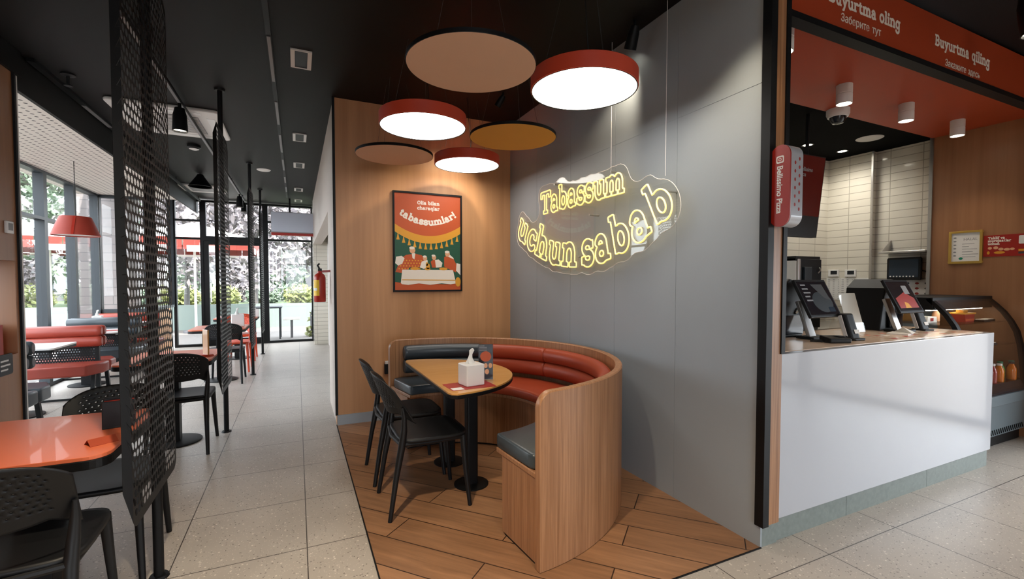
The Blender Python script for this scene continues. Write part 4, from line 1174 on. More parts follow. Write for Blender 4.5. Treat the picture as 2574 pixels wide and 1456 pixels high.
def pos(loc, label, red):
    o = thing('customer_display', label, 'screen', loc)
    tl_ = R(27)
    ax, up = Vector((1, 0, 0)), Vector((0, math.sin(tl_), math.cos(tl_))); nn = ax.cross(up)*1
    c0 = Vector((-.008, 0, .268))
    MB().obox(c0, ax, up, nn, .163, .137, .010).build('bezel', 'black_plastic', o, bevel=.004)
    fcn = lambda a, b_, h: tuple(c0 + ax*a + up*b_ + nn*(.0102+h))
    MB().prism(rrect(.300, .240, .003, 2), 0, .0006, fcn).build('glass_face', 'dark_screen', o)
    pr = MB()
    if red:
        MB().prism([(-.13, -.10), (.12, -.10), (.12, -.02), (.02, .03), (-.13, -.02)], .0006, .001, fcn).build('picture', 'print_red', o)
        MB().prism(rrect(.07, .07, .004, 2, .06, .05), .001, .0014, fcn).build('picture', 'ink_grey', o)
        MB().prism([(-.06, -.10), (.02, -.10), (.0, -.06), (-.04, -.05)], .001, .0014, fcn).build('picture', 'print_yellow', o)
    else:
        MB().prism(ell(.03, -.03, .10, .075, 20), .0006, .001, fcn).build('picture', 'frame_grey', o)
        MB().prism([(-.02, .10), (.10, .10), (.12, -.02), (.06, .0)], .001, .0014, fcn).build('picture', 'ink', o)
        for q in range(5): MB().prism([(-.125, .09-.028*q), (-.125+.05+.01*(q % 3), .09-.028*q), (-.125+.05+.01*(q % 3), .10-.028*q), (-.125, .10-.028*q)], .001, .0014, fcn).build('text_line', 'ink_grey', o)
        MB().prism(rrect(.06, .035, .004, 2, .09, -.085), .0014, .0018, fcn).build('picture', 'screen_blue', o)
    MB().obox((-.04, .05, .13), (1, 0, 0), (0, math.cos(R(20)), -math.sin(R(20))), (0, math.sin(R(20)), math.cos(R(20))), .035, .012, .125).build('stand', 'steel', o, bevel=.004)
    MB().box(-.11, -.05, 0, .09, .07, .018).build('foot', 'black_plastic', o, bevel=.004)
    return o
pos((3.15, 1.93, 1.0145), 'tilted customer display with a dark menu, on the counter next to the wooden jamb', False)
pos((4.17, 1.92, 1.0145), 'tilted customer display with a red picture, on the counter next to the glass food case', True)
def cashier(loc, label):
    o = thing('till_monitor', label, 'till', loc)
    MB().prism([(-.20, 0), (.10, 0), (.16, .18), (.10, .37), (-.04, .40), (-.14, .33)], -.14, .14, lambda a, b_, h: (a, h, b_)).build('housing', 'black_plastic', o, bevel=.008)
    MB().box(-.10, -.16, .02, .08, -.141, .15).build('printer_slot', 'dark_screen', o)
    MB().tube([(.02, -.145, .16), (.05, -.155, .19), (.075, -.145, .20)], .007, 8).build('paper_strip', 'paper', o)
    return o
cashier((3.10, 2.20, 1.0145), 'black till with printer behind the customer display next to the wooden jamb')
cashier((4.29, 2.17, 1.0145), 'black till with printer behind the customer display with a red picture')
def terminal(loc, rz, label):
    o = thing('card_terminal', label, 'card terminal', loc, rz)
    MB().prism(rrect(.085, .06, .02, 4), 0, .17, lambda a, b_, h: (a, b_+h*.35, h)).build('body', 'black_plastic', o, bevel=.008)
    MB().prism(rrect(.11, .10, .015, 4), 0, .014).build('base', 'black_plastic', o, bevel=.004)
    MB().obox((-.0465, .032, .085), (1, 0, 0), (0, 1, -.35), (0, .35, 1), .003, .012, .075).build('side_strip', 'white_plastic', o)
    MB().prism(rrect(.04, .025, .003, 2, .018, .055), .0, .002, lambda a, b_, h: (a, -.031+b_*.35-h, b_+.0)).build('sticker', 'paper', o)
    return o
terminal((3.30, 1.79, 1.0145), R(-10), 'black payment terminal with white side strip under the display next to the wooden jamb')
terminal((4.42, 1.90, 1.0145), R(-10), 'black payment terminal with a white sticker beside the display with a red picture')
kp = thing('card_reader', 'flat black card reader with cables on the counter next to the wooden jamb', 'card reader', (3.06, 1.76, 1.0145), R(-20))
MB().prism([(-.07, -.05), (.07, -.05), (.07, .05), (-.07, .05)], 0, .03, lambda a, b_, h: (a, b_, h+.012*(b_+.05)/.1*(1 if h > 0 else 0))).build('body', 'black_plastic', kp, bevel=.008)
MB().prism(rrect(.05, .05, .004, 2, .03, 0), .0405, .0415).build('screen', 'dark_screen', kp)
MB().tube([(-.07, .02, .012), (-.12, .05, .01), (-.15, .02, .008), (-.10, -.02, .008)], .005, 6).build('cable', 'black_plastic', kp)
MB().tube([(.07, .02, .012), (.12, .06, .03), (.16, .02, .008)], .005, 6).build('cable', 'black_plastic', kp)
wp = thing('paper_pad', 'white paper pad lying on the counter under the display with a red picture', 'paper', (3.95, 1.83, 1.0145), R(15))
MB().box(-.09, -.06, 0, .09, .06, .012).build('pad', 'paper', wp)
MB().add([(-.02, -.07, .012), (.10, -.07, .012), (.10, .05, .012), (.04, -.01, .05)], [(0, 1, 3), (1, 2, 3), (0, 3, 2), (0, 2, 1)]).build('folded_slip', 'paper', wp)
sh = thing('sign_holder', 'white slanted card in a clear holder standing in the middle of the counter', 'sign holder', (3.79, 2.03, 1.0145))
sl = lambda a, b_, h: (a, b_*.27-h, b_)
MB().prism(rrect(.205, .29, .004, 2, 0, .147), 0, .003, sl).build('card', 'white_paint', sh)
MB().prism(rrect(.22, .30, .004, 2, 0, .151), .0032, .0062, sl).build('cover', 'acrylic', sh)
MB().obox((0, .11, .13), (1, 0, 0), (0, -.28, 1), (0, 1, .28), .10, .135, .002).build('back_leg', 'acrylic', sh)

# round-ended shop sign on the jamb
bs = thing('blade_sign', 'red and white round-ended shop sign projecting from the wooden jamb', 'sign', (2.183, 1.585, 1.67))
SH, SW, SD = .405, .105, .10
stad = [(SW/2*math.cos(R(a)), SH/2-SW/2+SW/2*math.sin(R(a))) for a in range(0, 181, 12)] + [(SW/2*math.cos(R(a)), -SH/2+SW/2+SW/2*math.sin(R(a))) for a in range(180, 361, 12)]
MB().prism(stad, 0, SD-.008, lambda a, b_, h: (h+.008, a-SW/2, b_+SH/2)).build('body', 'white_gloss', bs, bevel=.004, smooth=True)
MB().prism([(a*.985, b_*.997) for a, b_ in stad], 0, .008, lambda a, b_, h: (h, a-SW/2, b_+SH/2)).build('face', 'print_red', bs)
hm = MB()
for q in range(13):
    cx = .030 if q % 2 else .062
    cz = .085+.0205*q
    hm.prism(ell(cx, cz, .0060, .0088, 12), 0, .0008, lambda a, b_, h: (a+.008, -SW-h, b_))
hm.build('side_dots', 'print_red', bs)
fmap = lambda a, b_, h: (-.0004-h, -SW/2-b_, SH-.055-a)
plain('lettering', 'Bellissimo Pizza', lambda a, b_, h: fmap(.048+a*.0385, -.014+b_*.042, h*.3), 'paper', bs, bold=.022, depth=.002, spacing=.98)
em = MB()
em.prism(rrect(.036, .040, .008, 3, .018, 0), 0, .0008, lambda a, b_, h: fmap(a, b_, h)).build('emblem', 'paper', bs)
MB().prism(rrect(.022, .028, .005, 3, .018, 0), .0008, .0014, lambda a, b_, h: fmap(a, b_, h)).build('emblem_inner', 'print_red', bs)
er = MB().lathe([(.005, 0), (.008, 0), (.008, .0006), (.005, .0006), (.005, 0)], 20).build('emblem_ring', 'paper', bs)
er.rotation_euler = (0, R(-90), 0); er.location = (-.0014, -SW/2, SH-.073)

# lettering on the fascia
fa = thing('fascia_lettering', 'cream white lettering Buyurtma qiling and Buyurtma oling on the red fascia over the counter', 'lettering', (0, 1.602, 0))
ff = lambda a, b_, h: (a, -.0005-h, b_)
for text, x0, z0, w_ in (('Buyurtma', 3.772, 2.930, .455), ('qiling', 4.262, 2.930, .265), ('Buyurtma', 2.655, 2.930, .455), ('oling', 3.140, 2.930, .222)):
    put([(text, x0, z0, .052, w_, 'l')], ff, 'print_white', fa, 'word', h=.145)
for text, x0, z0 in (('Закажите', 3.905, 2.826), ('здесь', 4.215, 2.826), ('Заберите', 2.765, 2.850), ('тут', 3.068, 2.850)):
    plain('word', text, lambda a, b_, h: (x0+a*.0605, -.0005-h, z0+b_*.062), 'print_white', fa, bold=.0, depth=.002)

# soffit lamps
def can(x, y, label):
    o = thing('ceiling_can_lamp', label, 'lamp', (x, y, 2.855))
    MB().lathe([(0, 0), (.052, 0), (.052, -.062), (.050, -.064), (.050, -.067), (.052, -.069), (.052, -.140), (.048, -.140), (.048, -.132), (0, -.132), (0, 0)], 32).build('housing', 'white_paint', o, smooth=True)
    MB().lathe([(0, -.1325), (.0475, -.1325), (.0475, -.134), (0, -.134)], 28).build('lens', 'spot_glow', o)
    d = bpy.data.lights.new('can_light', 'SPOT'); d.energy = 12; d.spot_size = R(95); d.spot_blend = .6; d.color = (1, .86, .66); d.shadow_soft_size = .045
    l = bpy.data.objects.new('can_light', d); COL.objects.link(l); l.parent = o; l.location = (0, 0, -.15)
    return o
can(2.56, 1.79, 'white cylinder lamp on the red soffit, half hidden by the wooden jamb')
can(3.71, 2.11, 'white cylinder lamp on the red soffit above the security camera')
can(4.565, 2.115, 'white cylinder lamp in the middle of the red soffit')
can(5.45, 2.13, 'white cylinder lamp on the red soffit closest to the wood wall')
dc = thing('security_camera', 'white dome security camera under the edge of the red soffit', 'camera', (4.19, 2.43, 2.855))
MB().lathe([(0, 0), (.085, 0), (.085, -.04), (.075, -.065), (0, -.065)], 32).build('housing', 'white_plastic', dc, smooth=True)
MB().lathe([(0, -.065), (.062, -.065), (.058, -.09), (.040, -.115), (.0, -.125)], 28).build('dome', 'dark_screen', dc, smooth=True)

# kitchen behind the counter
for x, y, lb in ((5.05, 3.235, 'small recessed kitchen downlight nearer the menu boards'), (5.65, 3.22, 'small recessed kitchen downlight closer to the tiled wall'), (3.35, 3.05, 'added unseen kitchen downlight hidden behind the wooden jamb')):  # the third is added out of sight to brighten the left kitchen
    o = thing('downlight', lb, 'lamp', (x, y, 2.88))
    MB().lathe([(0, -.004), (.045, -.004), (.045, 0), (0, 0)], 24).build('lens', 'spot_glow', o)
    MB().lathe([(.045, -.006), (.060, -.006), (.060, 0), (.045, 0), (.045, -.006)], 24).build('trim_ring', 'black_plastic', o)
    d = bpy.data.lights.new('down_light', 'SPOT'); d.energy = 42; d.spot_size = R(160); d.spot_blend = 1.0; d.color = (1, .95, .85); d.shadow_soft_size = .12
    l = bpy.data.objects.new('down_light', d); COL.objects.link(l); l.parent = o; l.location = (0, 0, -.02)
o = thing('ceiling_speaker', 'flat white round ceiling speaker in the black kitchen ceiling', 'speaker', (5.41, 2.82, 2.88))
MB().lathe([(0, -.006), (.11, -.006), (.12, 0), (0, 0)], 32).build('cover', 'white_paint', o)
def board(x0, x1, y, label, face, letters):
    o = thing('menu_board', label, 'screen', ((x0+x1)/2, y, 1.80))
    w_ = (x1-x0)/2; tl_ = .10
    fn = lambda a, b_, h: (a, .02-b_*tl_*1.0+h, b_)
    MB().prism([(-w_, 0), (w_, 0), (w_, .72), (-w_, .72)], 0, .05, fn).build('housing', 'black_plastic', o)
    MB().prism([(-w_+.008, .19), (w_-.008, .19), (w_-.008, .712), (-w_+.008, .712)], -.001, .0, fn).build('screen', face, o)
    if letters:
        plain('lettering', 'Bellissimo', lambda a, b_, h: fn(-w_+.13+a*.043, .575+b_*.05, -.0015-h), 'ink_grey', o, bold=.012, depth=.001)
        plain('lettering', 'Pizza', lambda a, b_, h: fn(-w_+.13+a*.043, .530+b_*.05, -.0015-h), 'ink_grey', o, bold=.012, depth=.001)
        MB().prism(rrect(.055, .075, .012, 3, -w_+.085, .57), -.002, -.0012, fn).build('emblem', 'ink_grey', o)
        MB().prism(rrect(.038, .054, .008, 3, -w_+.085, .57), -.0026, -.002, fn).build('emblem_inner', face, o)
    MB().tube([(0, -.03, .70), (0, -.03, 1.08)], .015, 8).build('hanger', 'black_metal', o)
    return o
mat('board_red', srgb(96, 22, 18), .25)
mat('board_blue', srgb(40, 42, 110), .25)
board(3.90, 4.37, 2.68, 'dark red hanging menu board with pale shop lettering in the kitchen', 'board_red', True)
board(3.36, 3.86, 2.68, 'dark hanging menu board with a blue screen, mostly hidden by the round-ended sign', 'board_blue', False)
bc = thing('back_counter', 'steel work counter along the tiled back wall of the kitchen', 'counter', (0, 0, 0))
MB().box(3.2, 2.98, .86, 5.97, 3.555, .90).build('top', 'steel', bc, bevel=.003)
MB().box(3.22, 3.02, .10, 5.95, 3.55, .86).build('cabinet', 'grey_body', bc)
MB().box(3.3, 3.06, 0, 5.9, 3.5, .10).build('plinth', 'black_metal', bc)
dm = thing('drink_machine', 'tall black and steel drink machine standing on the kitchen counter', 'machine', (4.72, 3.10, .9005))
MB().box(-.20, -.11, 0, .18, .35, .73).build('housing', 'white_paint', dm, bevel=.004)
MB().box(-.20, -.112, .70, .19, .36, .75).build('top', 'black_plastic', dm, bevel=.004)
MB().box(-.145, -.125, .02, .19, -.11, .72).build('front_panel', 'black_plastic', dm, bevel=.003)
MB().box(-.185, -.13, .02, -.15, -.105, .72).build('steel_edge', 'steel', dm, bevel=.003)
MB().box(-.11, -.150, .50, .0, -.125, .64).build('hopper', 'teal_glass' if 'teal_glass' in M else 'frame_grey', dm, bevel=.004)
MB().cyl(-.055, -.145, .42, .50, .014, 12).build('spout', 'steel', dm)
for z in (.58, .34): MB().tube([(.13, -.13, z), (.14, -.15, z+.03), (.12, -.15, z+.055)], .006, 6).build('lever', 'steel', dm)
for y, z, lb in ((3.47, 1.495, 'small beige wall thermostat on the kitchen tiles beside the drink machine'), (3.28, 1.492, 'wall controller with a dark display on the kitchen tiles')):
    o = thing('wall_controller', lb, 'controller', (5.98, y, z))
    MB().box(-.02, -.06, -.042, 0, .06, .042).build('housing', 'white_plastic', o, bevel=.004)
    MB().box(-.0215, -.045, -.015, -.0195, .03, .03).build('display', 'dark_screen', o)
def sheet(y0, y1, z0, z1, label, x=5.98):
    o = thing('wall_sheet', label, 'paper', (x, (y0+y1)/2, z0))
    MB().box(-.004, -(y1-y0)/2, 0, 0, (y1-y0)/2, z1-z0).build('paper', 'paper', o)
    ln = MB()
    n = int((z1-z0)/.025)
    for q in range(n):
        for r_ in range(3):
            w_ = (y1-y0)/3
            ln.box(-.005, -(y1-y0)/2+w_*r_+.008, .015+.025*q, -.0042, -(y1-y0)/2+w_*(r_+.4+.3*((q*3+r_) % 3)/2), .021+.025*q)
    ln.build('printed_lines', 'ink_grey', o)
    return o
for q, (a, b_) in enumerate(((3.40, 3.555), (3.245, 3.395), (3.09, 3.24))):
    sheet(a, b_, 1.17, 1.435, ('printed schedule sheet on the kitchen tiles next to the drink machine', 'printed schedule sheet in the middle of the three on the kitchen tiles', 'printed schedule sheet on the kitchen tiles closest to the wall corner strip')[q])
fs_ = thing('food_chart', 'white chart with rows of small food pictures on the tiles under the wall monitor', 'paper', (6.06, 2.66, 1.23))
MB().box(-.004, -.14, 0, 0, .14, .18).build('paper', 'paper', fs_)
for q in range(9):
    MB().prism(ell(.09-.085*(q % 3), .035+.055*(q//3), .018, .012, 12), .0042, .005, lambda a, b_, h: (-h, a, b_)).build('food_picture', ('ink', 'print_red', 'ink')[q % 3], fs_)
wm = thing('wall_monitor', 'black kitchen monitor with a dark blue screen on the tiled wall', 'monitor', (6.0, 2.76, 1.41))
MB().prism(rrect(.31, .245, .02, 4, 0, .1225), 0, .035, lambda a, b_, h: (-h+.02, a, b_)).build('bezel', 'black_plastic', wm, bevel=.004)
MB().box(-.017, -.135, .03, -.0152, .135, .225).build('screen', 'screen_blue', wm)
for q in range(8): MB().box(-.018, .125-.03*q-.014, .034, -.0172, .125-.03*q, .046).build('icon', 'paper', wm)
MB().tube([(.03, -.10, .12), (.045, -.18, .09), (.055, -.24, .08)], .006, 6).build('cable', 'black_plastic', wm)
MB().box(.02, -.06, .06, .06, .06, .18).build('wall_plate', 'black_plastic', wm)
ws = thing('wall_shelf', 'steel wall shelf with a triangular bracket above the kitchen monitor', 'shelf', (6.06, 2.72, 1.70))
MB().box(-.20, -.20, 0, 0, .22, .022).build('board', 'steel', ws, bevel=.003)
MB().prism([(-.19, .022), (-.002, .022), (-.002, .16)], .195, .200, lambda a, b_, h: (a, h, b_)).build('bracket', 'steel', ws)

# ------------------------------------------------------------------ framed certificate and notice
ce = thing('certificate', 'gold framed white certificate on the wood wall right of the kitchen opening', 'certificate', (5.9, 2.215, 1.567))
CW, CH = .25, .32
fx = lambda dz: (lambda a, b_, h: (-.006-dz-h, CW/2-a, b_))
c = MB()
for a0, b0, a1, b1 in ((0, 0, CW, .02), (0, CH-.02, CW, CH), (0, .02, .02, CH-.02), (CW-.02, .02, CW, CH-.02)):
    c.box(-.02, CW/2-a1, b0, 0, CW/2-a0, b1)
c.build('frame', 'gold', ce, bevel=.004)
MB().box(-.006, -CW/2+.02, .02, -.001, CW/2-.02, CH-.02).build('sheet', 'paper', ce)
plain('lettering', 'HALAL', lambda a, b_, h: fx(.0002)(.108+a*.034, .225+b_*.036, h), 'ink_grey', ce, bold=.0, depth=.0006)
ln = MB()
for q in range(6):
    w_ = (.09, .05, .11, .08, .12, .10)[q]
    ln.prism([(.10, .19-.025*q), (.10+w_, .19-.025*q), (.10+w_, .194-.025*q), (.10, .194-.025*q)], 0, .0006, fx(.0002))
for q in range(6): ln.prism(ell(.045, .255-.035*q, .012, .007, 10), 0, .0006, fx(.0002))
ln.build('small_print', 'ink_grey', ce)
MB().prism(ell(.092, .052, .016, .012, 16), 0, .0006, fx(.0006)).build('seal', 'teal_cap', ce)
nt_ = thing('notice', 'red notice with white heading and food drawings right of the gold framed certificate', 'notice', (5.9, 1.90, 1.628))
NW, NH = .37, .198
MB().box(-.006, -NW/2, 0, 0, NW/2, NH).build('sheet', 'print_red', nt_)
nx = lambda a, b_, h: (-.0064-h, NW/2-a, b_)
put([('Taklif va', .03, .160, .0165, .115, 'l'), ('murojaatlar', .03, .134, .0165, .155, 'l'), ('uchun', .03, .108, .0165, .08, 'l')], nx, 'print_white', nt_, h=.17)
fo = MB()
for a, b_, rx_, rz_ in ((.045, .078, .014, .013), (.085, .08, .017, .014), (.12, .066, .018, .013), (.16, .062, .022, .012), (.195, .064, .016, .011)): fo.prism(ell(a, b_, rx_, rz_, 16), 0, .0006, nx)
fo.build('food_drawing', 'print_skin', nt_)
fo = MB(); fo.prism(ell(.11, .035, .038, .012, 16), 0, .0006, nx); fo.prism(ell(.035, .035, .010, .015, 12), 0, .0006, nx); fo.prism([(.235, .042), (.35, .042), (.35, .060), (.235, .060)], 0, .0006, nx)
fo.build('food_drawing', 'print_yellow', nt_)
MB().prism(rrect(.12, .075, .008, 3, .295, .145), 0, .0006, nx).build('white_panel', 'paper', nt_)
MB().prism([(.235, .018), (.35, .018), (.35, .036), (.235, .036)], 0, .0006, nx).build('black_panel', 'ink', nt_)

# ------------------------------------------------------------------ glass food case
fc = thing('display_case', 'grey food case with curved glass front and black ribs past the counter end', 'display case', (0, 0, 0))
prof = [(2.02, 1.255), (1.965, 1.20), (1.90, 1.125), (1.85, 1.045), (1.81, .955), (1.785, .84), (1.768, .70), (1.757, .56), (1.752, .46)]
XL, XR = 4.80, 5.865
MB().box(XL, 1.755, .10, XR, 2.46, .40).box(XL, 1.735, .36, XR, 1.76, .445).build('body', 'grey_body', fc, bevel=.004)
MB().box(XL+.02, 1.79, 0, XR-.02, 2.40, .10).build('plinth', 'black_metal', fc)
gr_ = MB()
for q in range(26): gr_.obox((XL+.06+.037*q, 1.753, .135), (1, 0, .6), (0, 1, 0), (-.6, 0, 1), .004, .003, .024)
gr_.build('grille', 'black_metal', fc)
MB().box(XL, 1.95, .40, XR, 2.46, .50).box(XL+.0, 2.40, .50, XR, 2.46, 1.16).build('back', 'grey_body', fc)
MB().add([(XL, 1.775, .53), (XR, 1.775, .53), (XR, 1.752, .446), (XL, 1.752, .446), (XL, 2.40, .53), (XR, 2.40, .53)], [(0, 1, 2, 3), (0, 4, 5, 1)]).build('tray_floor', 'dark_screen', fc, solid=.004)
MB().box(XL, 2.00, 1.155, XR, 2.46, 1.262).build('top_box', 'black_plastic', fc, bevel=.006)
MB().box(XL+.05, 2.05, 1.145, XR-.05, 2.07, 1.156).build('light_strip', 'spot_glow', fc)
def ribbon(x0, x1, t_):
    out = [(y, z) for y, z in prof]; inn = [(y+t_, z-.012) for y, z in prof]
    m = MB(); vs = []
    for x in (x0, x1):
        vs += [(x, y, z) for y, z in out] + [(x, y, z) for y, z in inn]
    n = len(prof); F_ = []
    for i in range(n-1):
        F_ += [(i, i+1, 2*n+i+1, 2*n+i), (n+i, 3*n+i, 3*n+i+1, n+i+1), (i, n+i, n+i+1, i+1), (2*n+i, 2*n+i+1, 3*n+i+1, 3*n+i)]
    F_ += [(0, 2*n, 3*n, n), (n-1, 2*n-1, 4*n-1, 3*n-1)]
    return m.add(vs, F_)
ribbon(XL, XL+.05, .03).build('rib', 'black_plastic', fc, smooth=True)
ribbon(XR-.05, XR, .03).build('rib', 'black_plastic', fc, smooth=True)
ribbon(XL+.05, XR-.05, .006).build('front_glass', 'window_glass', fc, smooth=True)
for z, y0 in ((1.03, 1.90), (.84, 1.83)): MB().box(XL+.02, y0, z, XR-.02, 2.39, z+.008).build('glass_shelf', 'window_glass', fc)
MB().box(XL+.004, 1.80, .54, XL+.010, 2.39, 1.0).build('side_glass', 'window_glass', fc)

def bottle(x, y, juice, cap, label, h=.155):
    o = thing('juice_bottle', label, 'bottle', (x, y, .5325), 0, 'juice bottles in the food case')
    MB().lathe([(0, 0), (.030, 0), (.033, .006), (.033, h*.55), (.030, h*.66), (.016, h*.86), (.015, h*.90), (0, h*.90)], 24).build('body', juice, o, smooth=True)
    MB().lathe([(0, h*.89), (.019, h*.89), (.019, h), (0, h)], 20).build('cap', cap, o)
    return o
mat('juice_orange', srgb(222, 120, 26), .12, coat=.5); mat('juice_green', srgb(60, 140, 70), .12, coat=.5); mat('juice_red', srgb(140, 26, 30), .12, coat=.5)
bottle(5.345, 1.81, 'juice_red', 'white_plastic', 'dark red juice bottle with a white cap, half hidden by the counter end', .165)
bottle(5.49, 1.815, 'juice_orange', 'white_plastic', 'orange juice bottle with a white cap at the front of the food case')
bottle(5.43, 1.90, 'juice_green', 'teal_cap', 'green capped juice bottle standing behind the front orange one')
bottle(5.64, 1.86, 'juice_green', 'teal_cap', 'green juice bottle with a green cap right of the front orange one')
bottle(5.715, 1.81, 'juice_orange', 'ink', 'orange juice bottle with a black cap towards the wood wall')
bottle(5.80, 1.84, 'juice_red', 'teal_cap', 'red juice bottle with a green cap next to the far rib of the food case')
pc = thing('price_card', 'pale green and yellow card leaning at the front of the food case', 'card', (5.25, 1.80, .535))
MB().prism(rrect(.16, .07, .004, 2, 0, .036), 0, .002, lambda a, b_, h: (a, b_*.2-h, b_)).build('card', 'paper', pc)
for q in range(4): MB().prism(ell(-.06+.04*q, .035, .014, .020, 12), .002, .0026, lambda a, b_, h: (a, b_*.2-h, b_)).build('printed_spot', ('yellow_label', 'teal_cap')[q % 2], pc)
sb = thing('salad_box', 'red and yellow food box with a folded lid inside the food case', 'food box', (5.36, 2.02, 1.0385))
MB().prism([(-.075, 0), (.075, 0), (.09, .07), (-.09, .07)], -.05, .05, lambda a, b_, h: (a, h, b_)).build('box', 'print_red', sb)
MB().box(-.08, -.052, .012, .08, -.0505, .028).build('printed_band', 'print_orange', sb)
MB().box(-.095, -.056, .07, .095, .056, .082).build('lid', 'print_yellow', sb)
MB().box(-.04, -.02, .082, .04, .03, .105).build('handle', 'print_yellow', sb)
def tray(x, y, z, label):
    o = thing('food_tray', label, 'tray', (x, y, z), 0)
    MB().box(-.055, -.035, 0, .055, .035, .018).build('tray', 'black_plastic', o, bevel=.003)
    MB().box(-.045, -.028, .018, .045, .028, .024).build('food', 'print_white', o, bevel=.004)
    return o
tray(5.50, 1.94, 1.0385, 'black food tray with white filling on the top shelf beside the red and yellow box')
tray(5.63, 1.95, 1.0385, 'black food tray with white filling on the top shelf closest to the wood wall')
tray(5.42, 1.86, .8485, 'black food tray with white filling on the lower glass shelf')
bx = thing('paper_box', 'brown cardboard box on the top shelf at the left end of the food case', 'box', (5.08, 2.28, 1.0385))
MB().box(-.07, -.05, 0, .07, .05, .09).build('box', 'oak_table', bx)
bx = thing('paper_bag', 'white and red printed packet at the left end of the food case', 'packet', (4.99, 2.12, 1.0385))
MB().prism([(-.08, 0), (.08, 0), (.075, .05), (-.07, .055)], -.04, .04, lambda a, b_, h: (a, h, b_)).build('packet', 'paper', bx)
MB().box(-.03, -.0415, .012, .02, -.0403, .04).build('printed_mark', 'print_red', bx)
bx = thing('sauce_bottle', 'pale pink squeeze bottle leaning on the top shelf behind the first rib', 'bottle', (5.17, 2.13, 1.040))
MB().lathe([(0, 0), (.026, 0), (.028, .01), (.026, .07), (.012, .10), (0, .10)], 20).build('body', 'print_skin', bx, smooth=True)
MB().lathe([(0, .10), (.010, .10), (.004, .13), (0, .13)], 12).build('nozzle', 'print_red', bx)

# ------------------------------------------------------------------ outside
mat('paving', (.16, .145, .135), .8, vary=.08, scale=3)
mat('grass', (.075, .11, .05), .9, vary=.25, scale=8)
mat('leaf_plum', (.19, .165, .17), .7, vary=.4, scale=9)
mat('leaf_green', (.13, .18, .12), .7, vary=.4, scale=6)
mat('leaf_lime', (.20, .22, .07), .7, vary=.35, scale=6)
mat('bark', (.10, .09, .088), .9, vary=.25, scale=12)
mat('mint_panel', (.20, .25, .225), .3)
mat('canvas_white', srgb(244, 240, 236), .8, vary=.02)
mat('canvas_red', (.22, .028, .018), .8, vary=.04)
mat('house_grey', (.09, .09, .10), .8, vary=.06)
struct('ground_outside', MB().box(-60, -40, -.30, 60, 70, -.125), 'paving')
struct('terrace', MB().box(-12, 11.92, -.125, 6, 16.1, -.03).box(-12, -6, -.125, -3.32, 11.92, -.03), 'paving')
struct('terrace_right', MB().box(6.12, -9, -.125, 14, 8, -.03), 'paving')
struct('lawn', MB().box(-30, 16.5, -.125, 20, 44, -.06), 'grass')
struct('pillar', MB().box(-3.62, 10.95, -.125, -2.86, 11.6, 3.3), 'outdoor_brick')
struct('wall_garden', MB().box(-9, 16.1, -.125, 4, 16.2, .70), 'mint_panel')
struct('roof', MB().box(-3.4, -7.0, 3.35, 6.4, 12.4, 3.5), 'black_ceiling')  # long front overhang added out of view to keep the sun out
def parasol(x, y, w_, ztop, zeave, label, rz=0):
    o = thing('parasol', label, 'parasol', (x, y, -.03), rz)
    h_ = w_/2
    cs = [(-h_, -h_, zeave), (h_, -h_, zeave), (h_, h_, zeave), (-h_, h_, zeave), (0, 0, ztop)]
    MB().add(cs, [(0, 1, 4), (1, 2, 4), (2, 3, 4), (3, 0, 4)]).build('canopy', 'canvas_white', o, solid=.01)
    va = MB()
    for i in range(4):
        a, b_ = Vector(cs[i]), Vector(cs[(i+1) % 4]); d = b_-a
        for q in range(6):
            p0, p1 = a+d*(q/6+.004), a+d*((q+1)/6-.004)
            va.add([p0, p1, p1-Vector((0, 0, .30)), p0-Vector((0, 0, .30))], [(0, 1, 2, 3)])
    va.build('valance', 'canvas_red', o, solid=.006)
    pn = MB()
    for i in range(4):
        a, b_ = Vector(cs[i]), Vector(cs[(i+1) % 4]); d = (b_-a); n_ = Vector((d.y, -d.x, 0)).normalized()
        for q in (1, 3): 
            p0, p1 = a+d*(q/6+.03)+n_*.006, a+d*((q+1)/6+.06)+n_*.006
            pn.add([p0-Vector((0, 0, .20)), p1-Vector((0, 0, .20)), p1-Vector((0, 0, .36)), p0-Vector((0, 0, .36))], [(0, 1, 2, 3)])
    pn.build('white_panels', 'canvas_white', o, solid=.006)
    MB().cyl(0, 0, 0, ztop, .03, 12).build('pole', 'canvas_white', o)
    for i in range(4): MB().tube([(0, 0, ztop-.25), tuple(Vector(cs[i])-Vector((0, 0, .02)))], .012, 6).build('rib', 'bark', o)
    MB().lathe([(0, .08), (.3, .06), (.3, 0), (0, 0)], 24).build('base', 'house_grey', o)
    return o
parasol(-2.55, 15.3, 3.0, 3.02, 2.52, 'white square parasol with red valance seen through the entrance door')
parasol(-6.4, 17.6, 3.2, 3.15, 2.60, 'white parasol with red valance seen through the leftmost side windows', R(10))
parasol(-7.4, 22.0, 3.2, 3.3, 2.7, 'distant white parasol with red valance behind the red lampshade', R(0))
def leaves(name, m, parent, blobs, n, size):
    mb = MB()
    rnd = random.Random(len(blobs)*31+n)
    for q in range(n):
        cx, cy, cz, r_ = blobs[q % len(blobs)]
        while True:
            p = Vector((rnd.uniform(-1, 1), rnd.uniform(-1, 1), rnd.uniform(-1, 1)))
            if .25 < p.length < 1: break
        c_ = Vector((cx, cy, cz)) + p*r_
        a = Vector((rnd.uniform(-1, 1), rnd.uniform(-1, 1), rnd.uniform(-1, 1))).normalized(); b_ = a.orthogonal().normalized(); s_ = size*rnd.uniform(.6, 1.3)
        mb.add([c_-a*s_, c_+b_*s_*.5, c_+a*s_, c_-b_*s_*.5], [(0, 1, 2, 3)])
    return mb.build(name, m, parent)
